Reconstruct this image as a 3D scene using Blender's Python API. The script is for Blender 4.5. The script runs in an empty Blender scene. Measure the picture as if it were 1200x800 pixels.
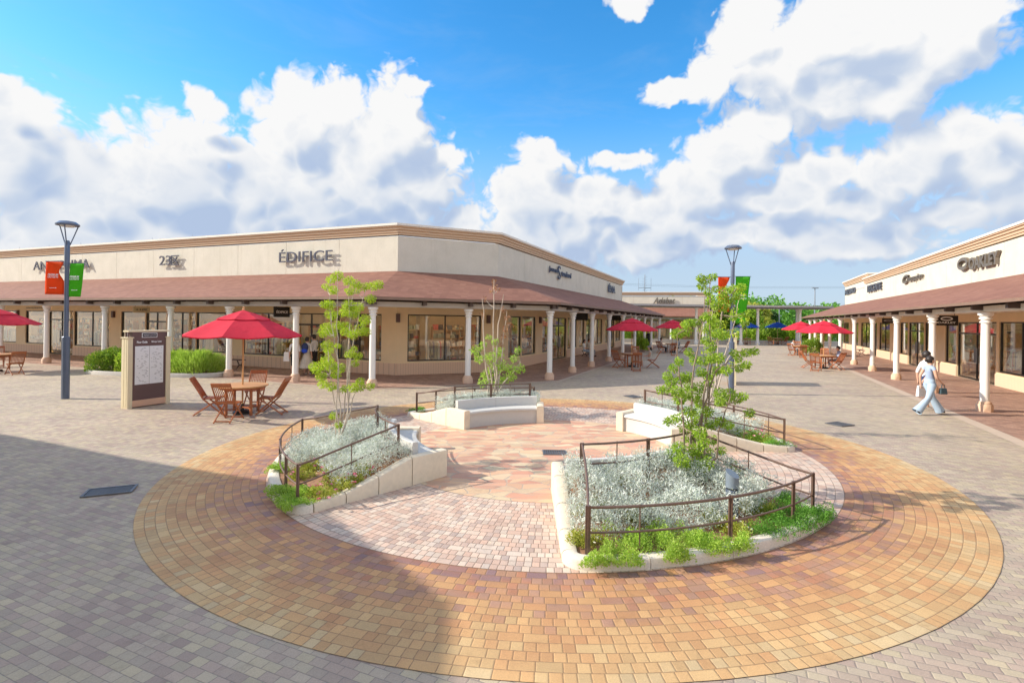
import bpy, math, random
import numpy as np
from mathutils import Vector, Matrix
R = math.radians
S = bpy.context.scene
COL = S.collection
rng = np.random.default_rng(7)
random.seed(7)

# ---------------------------------------------------------------- camera model
FOC, EYE, ROLL, HORZ = 600.0, 2.5, math.atan(0.0134), 375.1
CR, SR = math.cos(ROLL), math.sin(ROLL)
def ray(px, py):
    dx, dy = px - 600, py - HORZ
    return (dx*CR + dy*SR)/FOC, (-dx*SR + dy*CR)/FOC
def ground_dip(x, y):
    r = math.hypot(x - 0.67, y - 9.93)
    w = 1.0 if r < 6.5 else max(0.0, 1 - (r - 6.5)/4.0)
    w = w*w*(3 - 2*w)
    return 0.0104*x*w
def at(px, py, z=0.0):
    """ground point seen at a photo pixel (z = height above the local ground)"""
    u, v = ray(px, py)
    g = 0
    for _ in range(6):
        Y = (EYE - z - g)/v
        g = ground_dip(u*Y, Y)
    return u*Y, Y
CX, CY = 0.67, 9.93
def pol(r, a):
    a = R(a); return CX + r*math.cos(a), CY + r*math.sin(a)

cam_d = bpy.data.cameras.new('camera'); cam = bpy.data.objects.new('camera', cam_d); COL.objects.link(cam)
cam_d.sensor_width = 36; cam_d.lens = 18; cam_d.shift_y = -(400 - HORZ)/1200; cam_d.clip_end = 6000; cam_d.clip_start = 0.05
cam.matrix_world = Matrix.Translation((0, 0, EYE)) @ Matrix.Rotation(R(90), 4, 'X') @ Matrix.Rotation(ROLL, 4, 'Z')
S.camera = cam

# ---------------------------------------------------------------- node helper
class NT:
    def __init__(s, tree): s.t = tree; s.n = tree.nodes; s.l = tree.links
    def new(s, typ, **kw):
        n = s.n.new(typ)
        for k, v in kw.items(): setattr(n, k, v)
        return n
    def put(s, sock, v):
        if v is None: return
        if isinstance(v, bpy.types.NodeSocket): s.l.new(v, sock)
        else:
            if hasattr(sock.default_value, '__len__'):
                if not hasattr(v, '__len__'): v = [v]*len(sock.default_value)
                if len(sock.default_value) == 4 and len(v) == 3: v = list(v) + [1]
            sock.default_value = v
    def m(s, op, a, b=None, c=None, clamp=False):
        n = s.new('ShaderNodeMath', operation=op, use_clamp=clamp)
        s.put(n.inputs[0], a); s.put(n.inputs[1], b); s.put(n.inputs[2], c); return n.outputs[0]
    def v(s, op, a, b=None, c=None):
        n = s.new('ShaderNodeVectorMath', operation=op)
        s.put(n.inputs[0], a)
        if op == 'SCALE': s.put(n.inputs['Scale'], b)
        else:
            s.put(n.inputs[1], b); s.put(n.inputs[2], c)
        return n.outputs['Value'] if op in ('LENGTH', 'DOT_PRODUCT', 'DISTANCE') else n.outputs[0]
    def xyz(s, x=0, y=0, z=0):
        n = s.new('ShaderNodeCombineXYZ'); s.put(n.inputs[0], x); s.put(n.inputs[1], y); s.put(n.inputs[2], z); return n.outputs[0]
    def sep(s, v):
        n = s.new('ShaderNodeSeparateXYZ'); s.put(n.inputs[0], v); return n.outputs
    def noise(s, vec, scale=5, detail=3, rough=.5, dist=0, col=False):
        n = s.new('ShaderNodeTexNoise'); s.put(n.inputs['Vector'], vec); n.inputs['Scale'].default_value = scale
        n.inputs['Detail'].default_value = detail; n.inputs['Roughness'].default_value = rough; n.inputs['Distortion'].default_value = dist
        return n.outputs[1 if col else 0]
    def white(s, vec, col=False):
        n = s.new('ShaderNodeTexWhiteNoise', noise_dimensions='3D'); s.put(n.inputs['Vector'], vec); return n.outputs[1 if col else 0]
    def ramp(s, f, pts, interp='LINEAR'):
        n = s.new('ShaderNodeValToRGB'); s.put(n.inputs[0], f); cr = n.color_ramp; cr.interpolation = interp
        while len(cr.elements) < len(pts): cr.elements.new(0.5)
        for e, (p, c) in zip(cr.elements, pts): e.position = p; e.color = (*c, 1)
        return n.outputs[0]
    def mix(s, f, a, b, typ='MIX'):
        n = s.new('ShaderNodeMix', data_type='RGBA', blend_type=typ); s.put(n.inputs[0], f); s.put(n.inputs[6], a); s.put(n.inputs[7], b); return n.outputs[2]
    def step(s, x, a, b):
        n = s.new('ShaderNodeMapRange', interpolation_type='SMOOTHSTEP'); s.put(n.inputs[0], x); s.put(n.inputs[1], a); s.put(n.inputs[2], b); return n.outputs[0]
    def bump(s, h, strength=.3, dist=.01):
        n = s.new('ShaderNodeBump'); s.put(n.inputs['Height'], h); n.inputs['Strength'].default_value = strength; n.inputs['Distance'].default_value = dist; return n.outputs[0]
def sc(c, k): return tuple(min(1, max(0, x*k)) for x in c)
def new_mat(name):
    m = bpy.data.materials.new(name); m.use_nodes = True
    t = NT(m.node_tree); b = m.node_tree.nodes['Principled BSDF']
    return m, t, b
MATS = {}
def pm(name, col, rough=.7, var=.12, scale=3, bump=0, bscale=80, metal=0, stain=0, coords='Object', stretch=None):
    m, t, b = new_mat(name)
    co = t.new('ShaderNodeTexCoord').outputs[coords]
    if stretch: co = t.v('MULTIPLY', co, stretch)
    f = t.noise(co, scale, 4, .6)
    c = t.ramp(f, [(.25, sc(col, 1 - var)), (.75, sc(col, 1 + var))])
    if stain:
        f2 = t.step(t.noise(co, scale*.37, 5, .7), .5, .75)
        c = t.mix(t.m('MULTIPLY', f2, stain), c, sc(col, .55))
    t.put(b.inputs['Base Color'], c); b.inputs['Roughness'].default_value = rough; b.inputs['Metallic'].default_value = metal
    if bump: t.put(b.inputs['Normal'], t.bump(t.noise(co, bscale, 2, .6), bump, .01))
    MATS[name] = m; return m

# ---------------------------------------------------------------- paving materials
def paved(name, cellfn, ramp_pts, joint=(.07, .055, .045), jw=.006, big=None, rough=.75, vary=.35):
    m, t, b = new_mat(name)
    pos = t.new('ShaderNodeNewGeometry').outputs['Position']
    idv, edge, extra = cellfn(t, pos)
    w = t.white(idv)
    if big: w = t.m('ADD', t.m('MULTIPLY', w, 1 - vary), t.m('MULTIPLY', big(t, pos, extra), vary))
    c = t.ramp(w, ramp_pts)
    w2 = t.white(t.v('ADD', idv, (7.3, 3.1, 1.7)))
    c = t.mix(1, c, t.ramp(w2, [(0, (.88, .88, .89)), (1, (1.09, 1.08, 1.07))]), 'MULTIPLY')
    g = t.noise(pos, 90, 3, .7)
    c = t.mix(1, c, t.ramp(g, [(.3, (.86, .86, .86)), (.7, (1.1, 1.1, 1.1))]), 'MULTIPLY')
    st = t.noise(pos, .55, 5, .65)
    c = t.mix(1, c, t.ramp(st, [(.3, (.84, .83, .84)), (.65, (1.06, 1.06, 1.05))]), 'MULTIPLY')
    sp = t.noise(pos, 3.1, 6, .7)
    c = t.mix(1, c, t.ramp(sp, [(.30, (.80, .79, .79)), (.42, (1, 1, 1)), (.66, (1, 1, 1)), (.76, (1.1, 1.09, 1.06))]), 'MULTIPLY')
    e = t.m('ADD', edge, t.m('MULTIPLY', t.m('SUBTRACT', t.noise(pos, 30, 2), .5), .006))
    j = t.m('SUBTRACT', 1, t.step(e, jw*.4, jw))
    c = t.mix(t.m('MULTIPLY', j, .8), c, joint)
    t.put(b.inputs['Base Color'], c); b.inputs['Roughness'].default_value = rough
    hgt = t.m('ADD', t.m('MULTIPLY', t.step(edge, 0, .012), 1.0), t.m('ADD', t.m('MULTIPLY', g, .3), t.m('MULTIPLY', w2, .35)))
    t.put(b.inputs['Normal'], t.bump(hgt, .45, .006))
    MATS[name] = m; return m
def cart_cells(dirv, L, W, off=.5):
    def fn(t, pos):
        d = Vector(dirv).normalized(); n = Vector((-d.y, d.x))
        a = t.v('DOT_PRODUCT', pos, (d.x, d.y, 0)); b = t.v('DOT_PRODUCT', pos, (n.x, n.y, 0))
        bw = t.m('DIVIDE', b, W); row = t.m('FLOOR', bw)
        al = t.m('ADD', t.m('DIVIDE', a, L), t.m('MULTIPLY', t.m('FLOORED_MODULO', row, 2), off))
        c0 = t.m('FLOOR', al)
        fx = t.m('FRACT', al); fy = t.m('FRACT', bw)
        ex = t.m('MULTIPLY', t.m('MINIMUM', fx, t.m('SUBTRACT', 1, fx)), L)
        ey = t.m('MULTIPLY', t.m('MINIMUM', fy, t.m('SUBTRACT', 1, fy)), W)
        return t.xyz(c0, row, 0), t.m('MINIMUM', ex, ey), None
    return fn
def polar_cells(row_h, brick, merge=.62, r0=0.0):
    def fn(t, pos):
        p = t.v('SUBTRACT', pos, (CX, CY, 0)); o = t.sep(p)
        r = t.m('SQRT', t.m('ADD', t.m('MULTIPLY', o[0], o[0]), t.m('MULTIPLY', o[1], o[1])))
        th = t.m('ADD', t.m('ARCTAN2', o[1], o[0]), math.pi)
        rr = t.m('DIVIDE', t.m('SUBTRACT', r, r0), row_h); row = t.m('FLOOR', rr)
        rc = t.m('ADD', t.m('MULTIPLY', t.m('ADD', row, .5), row_h), r0)
        n = t.m('ROUND', t.m('DIVIDE', t.m('MULTIPLY', rc, 2*math.pi), brick*2))   # pairs round the circle
        ph = t.white(t.xyz(row, 3.3, 1.1))
        q = t.m('ADD', t.m('MULTIPLY', t.m('DIVIDE', th, 2*math.pi), n), ph)       # in pairs
        pair = t.m('FLOOR', q); f = t.m('FRACT', q)
        mg = t.m('GREATER_THAN', t.white(t.xyz(pair, row, 5.5)), merge)
        half = t.m('MULTIPLY', t.m('GREATER_THAN', f, .5), t.m('SUBTRACT', 1, mg))
        f1 = t.m('MINIMUM', f, t.m('SUBTRACT', 1, f)); f2 = t.m('ADD', t.m('ABSOLUTE', t.m('SUBTRACT', f, .5)), t.m('MULTIPLY', mg, 1))
        ex = t.m('MULTIPLY', t.m('MINIMUM', f1, f2), brick*2)
        fy = t.m('FRACT', rr)
        ey = t.m('MULTIPLY', t.m('MINIMUM', fy, t.m('SUBTRACT', 1, fy)), row_h)
        return t.xyz(pair, row, half), t.m('MINIMUM', ex, ey), r
    return fn
def flag_cells(scale):
    def fn(t, pos):
        q = t.v('MULTIPLY', pos, (.75, 1.35, 0))
        q = t.v('ADD', q, t.v('SCALE', t.v('SUBTRACT', t.noise(pos, 1.3, 2, .5, col=True), (.5, .5, .5)), .5))
        vs = []
        for feat in ('F1', 'DISTANCE_TO_EDGE'):
            n = t.new('ShaderNodeTexVoronoi', feature=feat, voronoi_dimensions='2D'); t.put(n.inputs['Vector'], q); n.inputs['Scale'].default_value = scale
            vs.append(n)
        return t.v('SCALE', vs[0].outputs['Position'], 10), t.m('DIVIDE', vs[1].outputs['Distance'], scale), None
    return fn
LD = (0.928, -0.371)     # direction of the left building's street face
RD = (0.405, 0.914)      # direction of the right building's street face
def big_noise(sc_):
    return lambda t, pos, ex: t.step(t.noise(pos, sc_, 4, .6), .3, .7)
paved('plaza_bricks', cart_cells((0.914, -0.405), .135, .088), [(0, (.39, .295, .245)), (.25, (.42, .325, .262)), (.5, (.445, .37, .285)), (.75, (.485, .405, .28)), (1, (.46, .36, .275))],
      joint=(.20, .17, .15), big=big_noise(.35), vary=.3, jw=.004)
paved('arcade_bricks', cart_cells((0.914, -0.405), .2, .1), [(0, (.27, .15, .12)), (.5, (.38, .23, .17)), (1, (.48, .31, .23))], joint=(.17, .1, .08), big=big_noise(.5), vary=.25)
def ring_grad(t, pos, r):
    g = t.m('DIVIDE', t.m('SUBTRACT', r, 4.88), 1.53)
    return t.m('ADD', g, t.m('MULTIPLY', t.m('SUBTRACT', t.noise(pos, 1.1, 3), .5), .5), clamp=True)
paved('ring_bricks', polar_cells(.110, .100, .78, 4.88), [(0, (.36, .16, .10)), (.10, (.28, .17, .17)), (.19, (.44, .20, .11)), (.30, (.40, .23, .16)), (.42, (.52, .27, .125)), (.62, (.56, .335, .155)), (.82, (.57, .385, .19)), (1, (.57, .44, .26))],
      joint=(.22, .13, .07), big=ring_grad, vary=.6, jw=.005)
paved('aisle_bricks', polar_cells(.1075, .082, .9, 2.94), [(0, (.44, .35, .31)), (.25, (.60, .41, .32)), (.5, (.63, .46, .37)), (.75, (.65, .52, .42)), (1, (.60, .50, .43))], joint=(.18, .12, .09), jw=.006)
paved('flag_stones', flag_cells(4.4), [(0, (.58, .29, .20)), (.3, (.66, .37, .25)), (.55, (.68, .45, .28)), (.8, (.66, .54, .36)), (1, (.60, .33, .23))], joint=(.42, .34, .27), jw=.014, rough=.7)

# ---------------------------------------------------------------- plain materials
def stucco():
    m, t, b = new_mat('stucco'); pos = t.new('ShaderNodeNewGeometry').outputs['Position']
    c = t.ramp(t.noise(pos, 1.1, 5, .6), [(.3, (.66, .62, .52)), (.7, (.75, .70, .595))])
    st = t.noise(t.v('MULTIPLY', pos, (5, 5, .35)), 1, 5, .65)
    c = t.mix(1, c, t.ramp(st, [(.28, (.93, .92, .90)), (.45, (1, 1, 1))]), 'MULTIPLY')
    c = t.mix(1, c, t.ramp(t.noise(pos, 55, 2, .6), [(.3, (.90, .90, .90)), (.7, (1.06, 1.06, 1.06))]), 'MULTIPLY')
    t.put(b.inputs['Base Color'], c); b.inputs['Roughness'].default_value = .9
    t.put(b.inputs['Normal'], t.bump(t.noise(pos, 38, 3, .7), .8, .015)); MATS['stucco'] = m
stucco()
pm('wall_paint', (.86, .68, .44), .8, .05, 1.5, .15, 60)
pm('siding', (.60, .42, .30), .75, .06, 3)
pm('cornice_paint', (.62, .45, .30), .7, .08, 2, stretch=(1, 1, 8))
pm('cap_metal', (.80, .74, .66), .5, .05)
pm('column_white', (.86, .84, .80), .45, .03, 4)
pm('base_stone', (.70, .48, .34), .7, .06, 9, .2)
pm('beam_grey', (.50, .47, .44), .7, .06)
pm('soffit', (.84, .78, .68), .8, .05)
pm('eave_brown', (.24, .15, .11), .6)
pm('bracket_brown', (.10, .07, .06), .6)
pm('frame_dark', (.02, .018, .018), .35, .1)
pm('shop_wall', (.55, .42, .28), .8, .1, 1)
pm('shop_floor', (.35, .26, .19), .4, .1, 1)
pm('shop_wood', (.42, .23, .11), .5, .2, 4, stretch=(8, 8, 1))
pm('steel_blue', (.12, .15, .22), .35, .08, 3, metal=.3)
pm('steel_grey', (.33, .36, .42), .35, .08, 3, metal=.4)
pm('rail_brown', (.17, .105, .08), .4, .15, 20, metal=.2)
pm('planter_stone', (.74, .64, .50), .8, .07, 14, .35, 120, stain=.25)
pm('rim_stone', (.74, .66, .56), .85, .14, 60, .35, 150, stain=.2)
pm('seat_stone', (.60, .585, .56), .75, .16, 120, .5, 160)
pm('soil', (.30, .16, .09), .95, .35, 12, .9, 40)
pm('teak', (.40, .13, .05), .45, .22, 10, stretch=(6, 6, 1))
pm('teak_pale', (.62, .36, .16), .45, .15, 8, stretch=(1, 8, 1))

pm('board_brown', (.13, .075, .07), .5, .08)
pm('board_cream', (.72, .62, .42), .6, .05)
pm('board_peach', (.68, .42, .28), .6, .05)
pm('paper_white', (.78, .79, .80), .4, .02)
pm('ink', (.04, .04, .05), .5)
pm('ink_soft', (.30, .30, .31), .5)
pm('letter_grey', (.10, .10, .13), .35, .05, metal=.4)
pm('letter_bronze', (.20, .17, .14), .4, .05, metal=.4)
pm('letter_navy', (.02, .03, .09), .4)
pm('letter_red', (.6, .04, .05), .4)
pm('sign_black', (.012, .012, .013), .3)
pm('white_paint', (.85, .85, .85), .5)

pm('bollard_grey', (.20, .24, .29), .4, .08)
pm('iron_grate', (.17, .17, .18), .5, .15, metal=.5)
pm('kerb_stone', (.55, .52, .48), .8, .08, 10, .3)
pm('pale_border', (.50, .40, .32), .8, .08, 6, .2)
pm('asphalt', (.06, .06, .06), .9, .2)
pm('bark', (.30, .22, .17), .85, .3, 25, .4, 60, stretch=(1, 1, .3))
pm('bark_pale', (.52, .44, .36), .85, .25, 25, .3, 60)
pm('far_roof', (.5, .5, .5), .7)
pm('skin', (.62, .36, .25), .55, .04)
pm('hair', (.025, .017, .014), .5, .3, 40)
for n_, c_ in dict(cloth_white=(.82, .82, .82), cloth_denim=(.40, .52, .66), cloth_navy=(.03, .05, .14), cloth_black=(.02, .02, .022), cloth_grey=(.30, .31, .34),
                   cloth_blue=(.02, .08, .6), cloth_cream=(.62, .57, .48), cloth_top=(.34, .42, .58), shoe_dark=(.05, .035, .03), shoe_white=(.8, .79, .76), bag_white=(.85, .83, .8), bag_dark=(.05, .09, .11)).items():
    pm(n_, c_, .8, .12, 9, .25, 30)

def shingle():
    m, t, b = new_mat('roof_shingle')
    pos = t.new('ShaderNodeNewGeometry').outputs['Position']
    z = t.sep(pos)[2]
    cell = t.v('FLOOR', t.v('MULTIPLY', pos, (4, 4, 14)))
    w = t.white(cell); n = t.noise(pos, .5, 5, .65)
    c = t.ramp(t.m('ADD', t.m('MULTIPLY', w, .35), t.m('MULTIPLY', n, .65)), [(.2, (.185, .075, .05)), (.5, (.23, .098, .066)), (.8, (.285, .135, .092))])
    fz = t.m('FRACT', t.m('MULTIPLY', z, 14))
    t.put(b.inputs['Base Color'], c); b.inputs['Roughness'].default_value = .85
    t.put(b.inputs['Normal'], t.bump(t.m('ADD', fz, t.m('MULTIPLY', t.noise(pos, 60, 2), .6)), .3, .01))
    MATS['roof_shingle'] = m
shingle()
def siding_mat():
    m, t, b = new_mat('siding_grooved')
    pos = t.new('ShaderNodeNewGeometry').outputs['Position']; o = t.sep(pos)
    a = t.m('ADD', t.m('MULTIPLY', o[0], .8), t.m('MULTIPLY', o[1], .83))
    f = t.m('FRACT', t.m('MULTIPLY', a, 8)); g = t.m('LESS_THAN', f, .12)
    c = t.mix(t.m('MULTIPLY', g, .45), (.78, .56, .40), (.35, .23, .16))
    t.put(b.inputs['Base Color'], c); b.inputs['Roughness'].default_value = .75
    MATS['siding_grooved'] = m
siding_mat()
def glass_mat(name, tint, refl, rough=.01):
    m = bpy.data.materials.new(name); m.use_nodes = True; t = NT(m.node_tree); t.n.clear()
    out = t.new('ShaderNodeOutputMaterial'); tr = t.new('ShaderNodeBsdfTransparent'); gl = t.new('ShaderNodeBsdfGlossy'); mx = t.new('ShaderNodeMixShader')
    tr.inputs[0].default_value = (*tint, 1); gl.inputs['Roughness'].default_value = rough; gl.inputs[0].default_value = (.9, .9, .9, 1)
    ge = t.new('ShaderNodeNewGeometry')
    cs = t.m('ABSOLUTE', t.v('DOT_PRODUCT', ge.outputs['Normal'], ge.outputs['Incoming']))
    t.l.new(t.m('ADD', t.m('MULTIPLY', t.m('POWER', t.m('SUBTRACT', 1, cs), 4), .9), refl, clamp=True), mx.inputs[0])
    t.l.new(tr.outputs[0], mx.inputs[1]); t.l.new(gl.outputs[0], mx.inputs[2]); t.l.new(mx.outputs[0], out.inputs[0]); MATS[name] = m
glass_mat('shop_glass', (.93, .95, .94), .07)
def leaf_mat(name, cols, trans=.35, rough=.55):
    m = bpy.data.materials.new(name); m.use_nodes = True; t = NT(m.node_tree); b = t.n['Principled BSDF']; out = t.n['Material Output']
    g = t.new('ShaderNodeNewGeometry'); k = len(cols) - 1
    c = t.ramp(g.outputs['Random Per Island'], [(i/k, x) for i, x in enumerate(cols)])
    c = t.mix(1, c, t.ramp(t.noise(g.outputs['Position'], 2.5, 3), [(.3, (.8, .8, .8)), (.7, (1.2, 1.2, 1.2))]), 'MULTIPLY')
    t.put(b.inputs['Base Color'], c); b.inputs['Roughness'].default_value = rough
    tl = t.new('ShaderNodeBsdfTranslucent'); t.put(tl.inputs[0], c)
    mx = t.new('ShaderNodeMixShader'); mx.inputs[0].default_value = trans
    t.l.new(b.outputs[0], mx.inputs[1]); t.l.new(tl.outputs[0], mx.inputs[2]); t.l.new(mx.outputs[0], out.inputs[0]); MATS[name] = m
leaf_mat('leaf_silver', [(.58, .64, .58), (.72, .77, .71), (.84, .87, .82), (.66, .72, .65), (.44, .52, .38)], .3, .7)
leaf_mat('leaf_lime', [(.34, .50, .02), (.46, .62, .03), (.58, .70, .06)], .45)
leaf_mat('leaf_mid', [(.18, .34, .02), (.30, .48, .03), (.42, .60, .06), (.52, .66, .10)], .5)
leaf_mat('leaf_bright', [(.27, .44, .04), (.42, .62, .08), (.55, .72, .16)], .4)
leaf_mat('leaf_yellow', [(.40, .42, .06), (.56, .56, .10), (.34, .46, .05)], .35)
leaf_mat('leaf_mat_green', [(.09, .26, .03), (.15, .38, .04), (.22, .46, .06)], .3)
leaf_mat('leaf_dark', [(.03, .09, .02), (.06, .15, .03), (.09, .20, .04)], .25)
leaf_mat('leaf_brown', [(.34, .17, .08), (.46, .24, .12)], .2)
leaf_mat('leaf_hedge', [(.10, .22, .02), (.22, .38, .03), (.40, .50, .06)], .3)
leaf_mat('petal_pink', [(.75, .10, .22), (.85, .30, .42), (.88, .55, .60), (.5, .02, .06)], .3)
leaf_mat('petal_white', [(.9, .88, .75), (.9, .9, .88), (.85, .80, .45)], .3)
def goods_mat():
    m, t, b = new_mat('goods')
    pos = t.new('ShaderNodeNewGeometry').outputs['Random Per Island']
    c = t.ramp(pos, [(0, (.02, .02, .03)), (.15, (.6, .58, .55)), (.3, (.08, .10, .18)), (.42, (.5, .36, .22)), (.55, (.75, .73, .70)), (.66, (.12, .12, .12)), (.76, (.45, .08, .07)), (.86, (.3, .32, .25)), (1, (.8, .78, .72))], 'CONSTANT')
    t.put(b.inputs['Base Color'], c); b.inputs['Roughness'].default_value = .8; MATS['goods'] = m
goods_mat()
def emit_mat(name, col, s_):
    m, t, b = new_mat(name); b.inputs['Base Color'].default_value = (*col, 1); b.inputs['Emission Color'].default_value = (*col, 1); b.inputs['Emission Strength'].default_value = s_; MATS[name] = m
emit_mat('shop_lamp', (1, .80, .55), 26)

# ---------------------------------------------------------------- mesh builder
class MB:
    def __init__(s): s.v = []; s.f = []
    def add(s, vs, fs):
        o = len(s.v); s.v += [tuple(p) for p in vs]; s.f += [tuple(i + o for i in f) for f in fs]; return s
    def hexa(s, p):   # 8 points, bottom 4 ccw then top 4
        return s.add(p, [(3, 2, 1, 0), (4, 5, 6, 7), (0, 1, 5, 4), (1, 2, 6, 5), (2, 3, 7, 6), (3, 0, 4, 7)])
    def box(s, c, size, rot=0, tilt=None):
        hx, hy, hz = size[0]/2, size[1]/2, size[2]/2
        pts = [Vector((x, y, z)) for z in (-hz, hz) for x, y in ((-hx, -hy), (hx, -hy), (hx, hy), (-hx, hy))]
        M = Matrix.Rotation(rot, 3, 'Z')
        if tilt is not None: M = M @ Matrix.Rotation(tilt, 3, 'X')
        return s.hexa([M @ p + Vector(c) for p in pts])
    def boxdir(s, P, t, n, a0, a1, b0, b1, z0, z1):   # box in the frame P + a*t + b*n
        q = [(P[0] + a*t[0] + b*n[0], P[1] + a*t[1] + b*n[1]) for a, b in ((a0, b0), (a1, b0), (a1, b1), (a0, b1))]
        if (q[1][0]-q[0][0])*(q[2][1]-q[0][1]) - (q[1][1]-q[0][1])*(q[2][0]-q[0][0]) < 0: q = q[::-1]
        return s.prism(q, z0, z1)
    def prism(s, poly, z0, z1):
        n = len(poly); vs = [(x, y, z0) for x, y in poly] + [(x, y, z1) for x, y in poly]
        return s.add(vs, [tuple(range(n))[::-1], tuple(range(n, 2*n))] + [(i, (i+1) % n, n + (i+1) % n, n + i) for i in range(n)])
    def tube(s, pts, rad, n=8, cap=True, closed=False):
        pts = [Vector(p) for p in pts]; k = len(pts)
        if not hasattr(rad, '__len__'): rad = [rad]*k
        vs = []; prev = None
        for i, p in enumerate(pts):
            if closed: d = pts[(i+1) % k] - pts[i-1]
            else: d = pts[min(i+1, k-1)] - pts[max(i-1, 0)]
            d.normalize()
            if prev is None: u = d.cross(Vector((0, 0, 1))) if abs(d.z) < .95 else d.cross(Vector((1, 0, 0)))
            else: u = prev - d*prev.dot(d)
            if u.length < 1e-6: u = d.orthogonal()
            u.normalize(); prev = u; w = d.cross(u)
            vs += [p + (u*math.cos(2*math.pi*j/n) + w*math.sin(2*math.pi*j/n))*rad[i] for j in range(n)]
        fs = [(i*n + j, i*n + (j+1) % n, (i+1)*n + (j+1) % n, (i+1)*n + j) for i in range(k-1) for j in range(n)]
        if closed: fs += [((k-1)*n + j, (k-1)*n + (j+1) % n, (j+1) % n, j) for j in range(n)]
        elif cap: fs += [tuple(range(n))[::-1], tuple((k-1)*n + j for j in range(n))]
        return s.add(vs, fs)
    def lathe(s, prof, c=(0, 0), n=16, z=0):
        vs = []; k = len(prof)
        for r, h in prof: vs += [(c[0] + r*math.cos(2*math.pi*j/n), c[1] + r*math.sin(2*math.pi*j/n), z + h) for j in range(n)]
        fs = [(i*n + j, i*n + (j+1) % n, (i+1)*n + (j+1) % n, (i+1)*n + j) for i in range(k-1) for j in range(n)]
        if prof[0][0] > 1e-4: fs.append(tuple(range(n))[::-1])
        if prof[-1][0] > 1e-4: fs.append(tuple((k-1)*n + j for j in range(n)))
        return s.add(vs, fs)
    def loft(s, rings, closed_ring=True, caps=True):  # list of rings of points
        n = len(rings[0]); vs = [p for r in rings for p in r]; m = n if closed_ring else n - 1
        fs = [(i*n + j, i*n + (j+1) % n, (i+1)*n + (j+1) % n, (i+1)*n + j) for i in range(len(rings)-1) for j in range(m)]
        if caps and closed_ring: fs += [tuple(range(n))[::-1], tuple((len(rings)-1)*n + j for j in range(n))]
        return s.add(vs, fs)
    def ball(s, c, r, n=10, m=6, sq=(1, 1, 1)):
        prof = [(max(1e-5, r*math.sin(math.pi*i/m)), -r*math.cos(math.pi*i/m)) for i in range(m+1)]
        b = MB().lathe(prof, n=n)
        return s.add([(c[0] + x*sq[0], c[1] + y*sq[1], c[2] + z*sq[2]) for x, y, z in b.v], b.f)
    def xf(s, M):
        s.v = [tuple(M @ Vector(p)) for p in s.v]; return s
    def build(s, name, mat, parent=None, smooth=None, dip=False, bevel=0, loc=None):
        vs = s.v
        if dip: vs = [(x, y, z + ground_dip(x, y)) for x, y, z in vs]
        if parent is not None and not loc:
            L = parent.get('_o', (0, 0, 0))
            P = parent
            off = Vector((0, 0, 0)); 
            while P is not None: off += P.location; P = P.parent
            if s.__dict__.get('world', True): vs = [(x - off.x, y - off.y, z - off.z) for x, y, z in vs]
        me = bpy.data.meshes.new(name); me.from_pydata([tuple(v) for v in vs], [], s.f); me.update()
        ms = mat if isinstance(mat, (list, tuple)) else [mat]
        for q in ms: me.materials.append(MATS[q])
        import bmesh
        bm = bmesh.new(); bm.from_mesh(me); bmesh.ops.recalc_face_normals(bm, faces=bm.faces); bm.to_mesh(me); bm.free()
        if smooth:
            me.polygons.foreach_set('use_smooth', [True]*len(me.polygons)); me.set_sharp_from_angle(angle=R(smooth))
        o = bpy.data.objects.new(name, me); COL.objects.link(o)
        if parent is not None: o.parent = parent
        if bevel:
            b = o.modifiers.new('bevel', 'BEVEL'); b.width = bevel; b.segments = 2; b.limit_method = 'ANGLE'
        return o
def local(mb): mb.world = False; return mb
def empty(name, label, cat, loc=(0, 0, 0), group=None, rz=0):
    o = bpy.data.objects.new(name, None); COL.objects.link(o); o.location = loc; o.rotation_euler = (0, 0, rz)
    o['label'] = label; o['category'] = cat
    if group: o['group'] = group
    o.empty_display_size = .1
    return o
def tag(o, label=None, cat=None, group=None, kind=None):
    if label: o['label'] = label
    if cat: o['category'] = cat
    if group: o['group'] = group
    if kind: o['kind'] = kind
    return o
def copy_tree(o, parent=None):
    c = o.copy(); COL.objects.link(c)
    c.parent = parent
    for ch in [x for x in list(S.objects) if x.parent == o]: copy_tree(ch, c)
    return c
def instance(proto, loc, rz, label, group=None, scale=1):
    c = copy_tree(proto); c.location = loc; c.rotation_euler = (0, 0, rz); c.scale = (scale,)*3; c['label'] = label
    if group: c['group'] = group
    return c

# ---------------------------------------------------------------- lettering
TXT = {}
def text_geo(body, shear=0, bold=0):
    key = (body, shear, bold)
    if key in TXT: return TXT[key]
    cu = bpy.data.curves.new('lettering', 'FONT'); cu.body = body; cu.extrude = .5; cu.shear = shear; cu.offset = bold; cu.resolution_u = 4
    ob = bpy.data.objects.new('lettering', cu); COL.objects.link(ob); bpy.context.view_layer.update()
    dg = bpy.context.evaluated_depsgraph_get(); me = bpy.data.meshes.new_from_object(ob.evaluated_get(dg))
    v = [tuple(q.co) for q in me.vertices]; f = [tuple(p.vertices) for p in me.polygons]
    bpy.data.objects.remove(ob); bpy.data.curves.remove(cu); bpy.data.meshes.remove(me)
    a = np.array(v); mn, mx = a.min(0), a.max(0); a = (a - (mn + mx)/2)/np.maximum(mx - mn, 1e-6)
    TXT[key] = (a, f); return TXT[key]
def letters(mb, body, c, t, n, w, h, depth=.05, shear=0, bold=0):
    """lettering w x h centred at c, running along t, facing n"""
    a, f = text_geo(body, shear, bold)
    t = Vector((t[0], t[1], 0)).normalized(); n = Vector((n[0], n[1], 0)).normalized(); c = Vector(c)
    mb.add([c + t*(p[0]*w) + Vector((0, 0, p[1]*h)) + n*(p[2]*depth) for p in a], f)
    return mb

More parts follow.
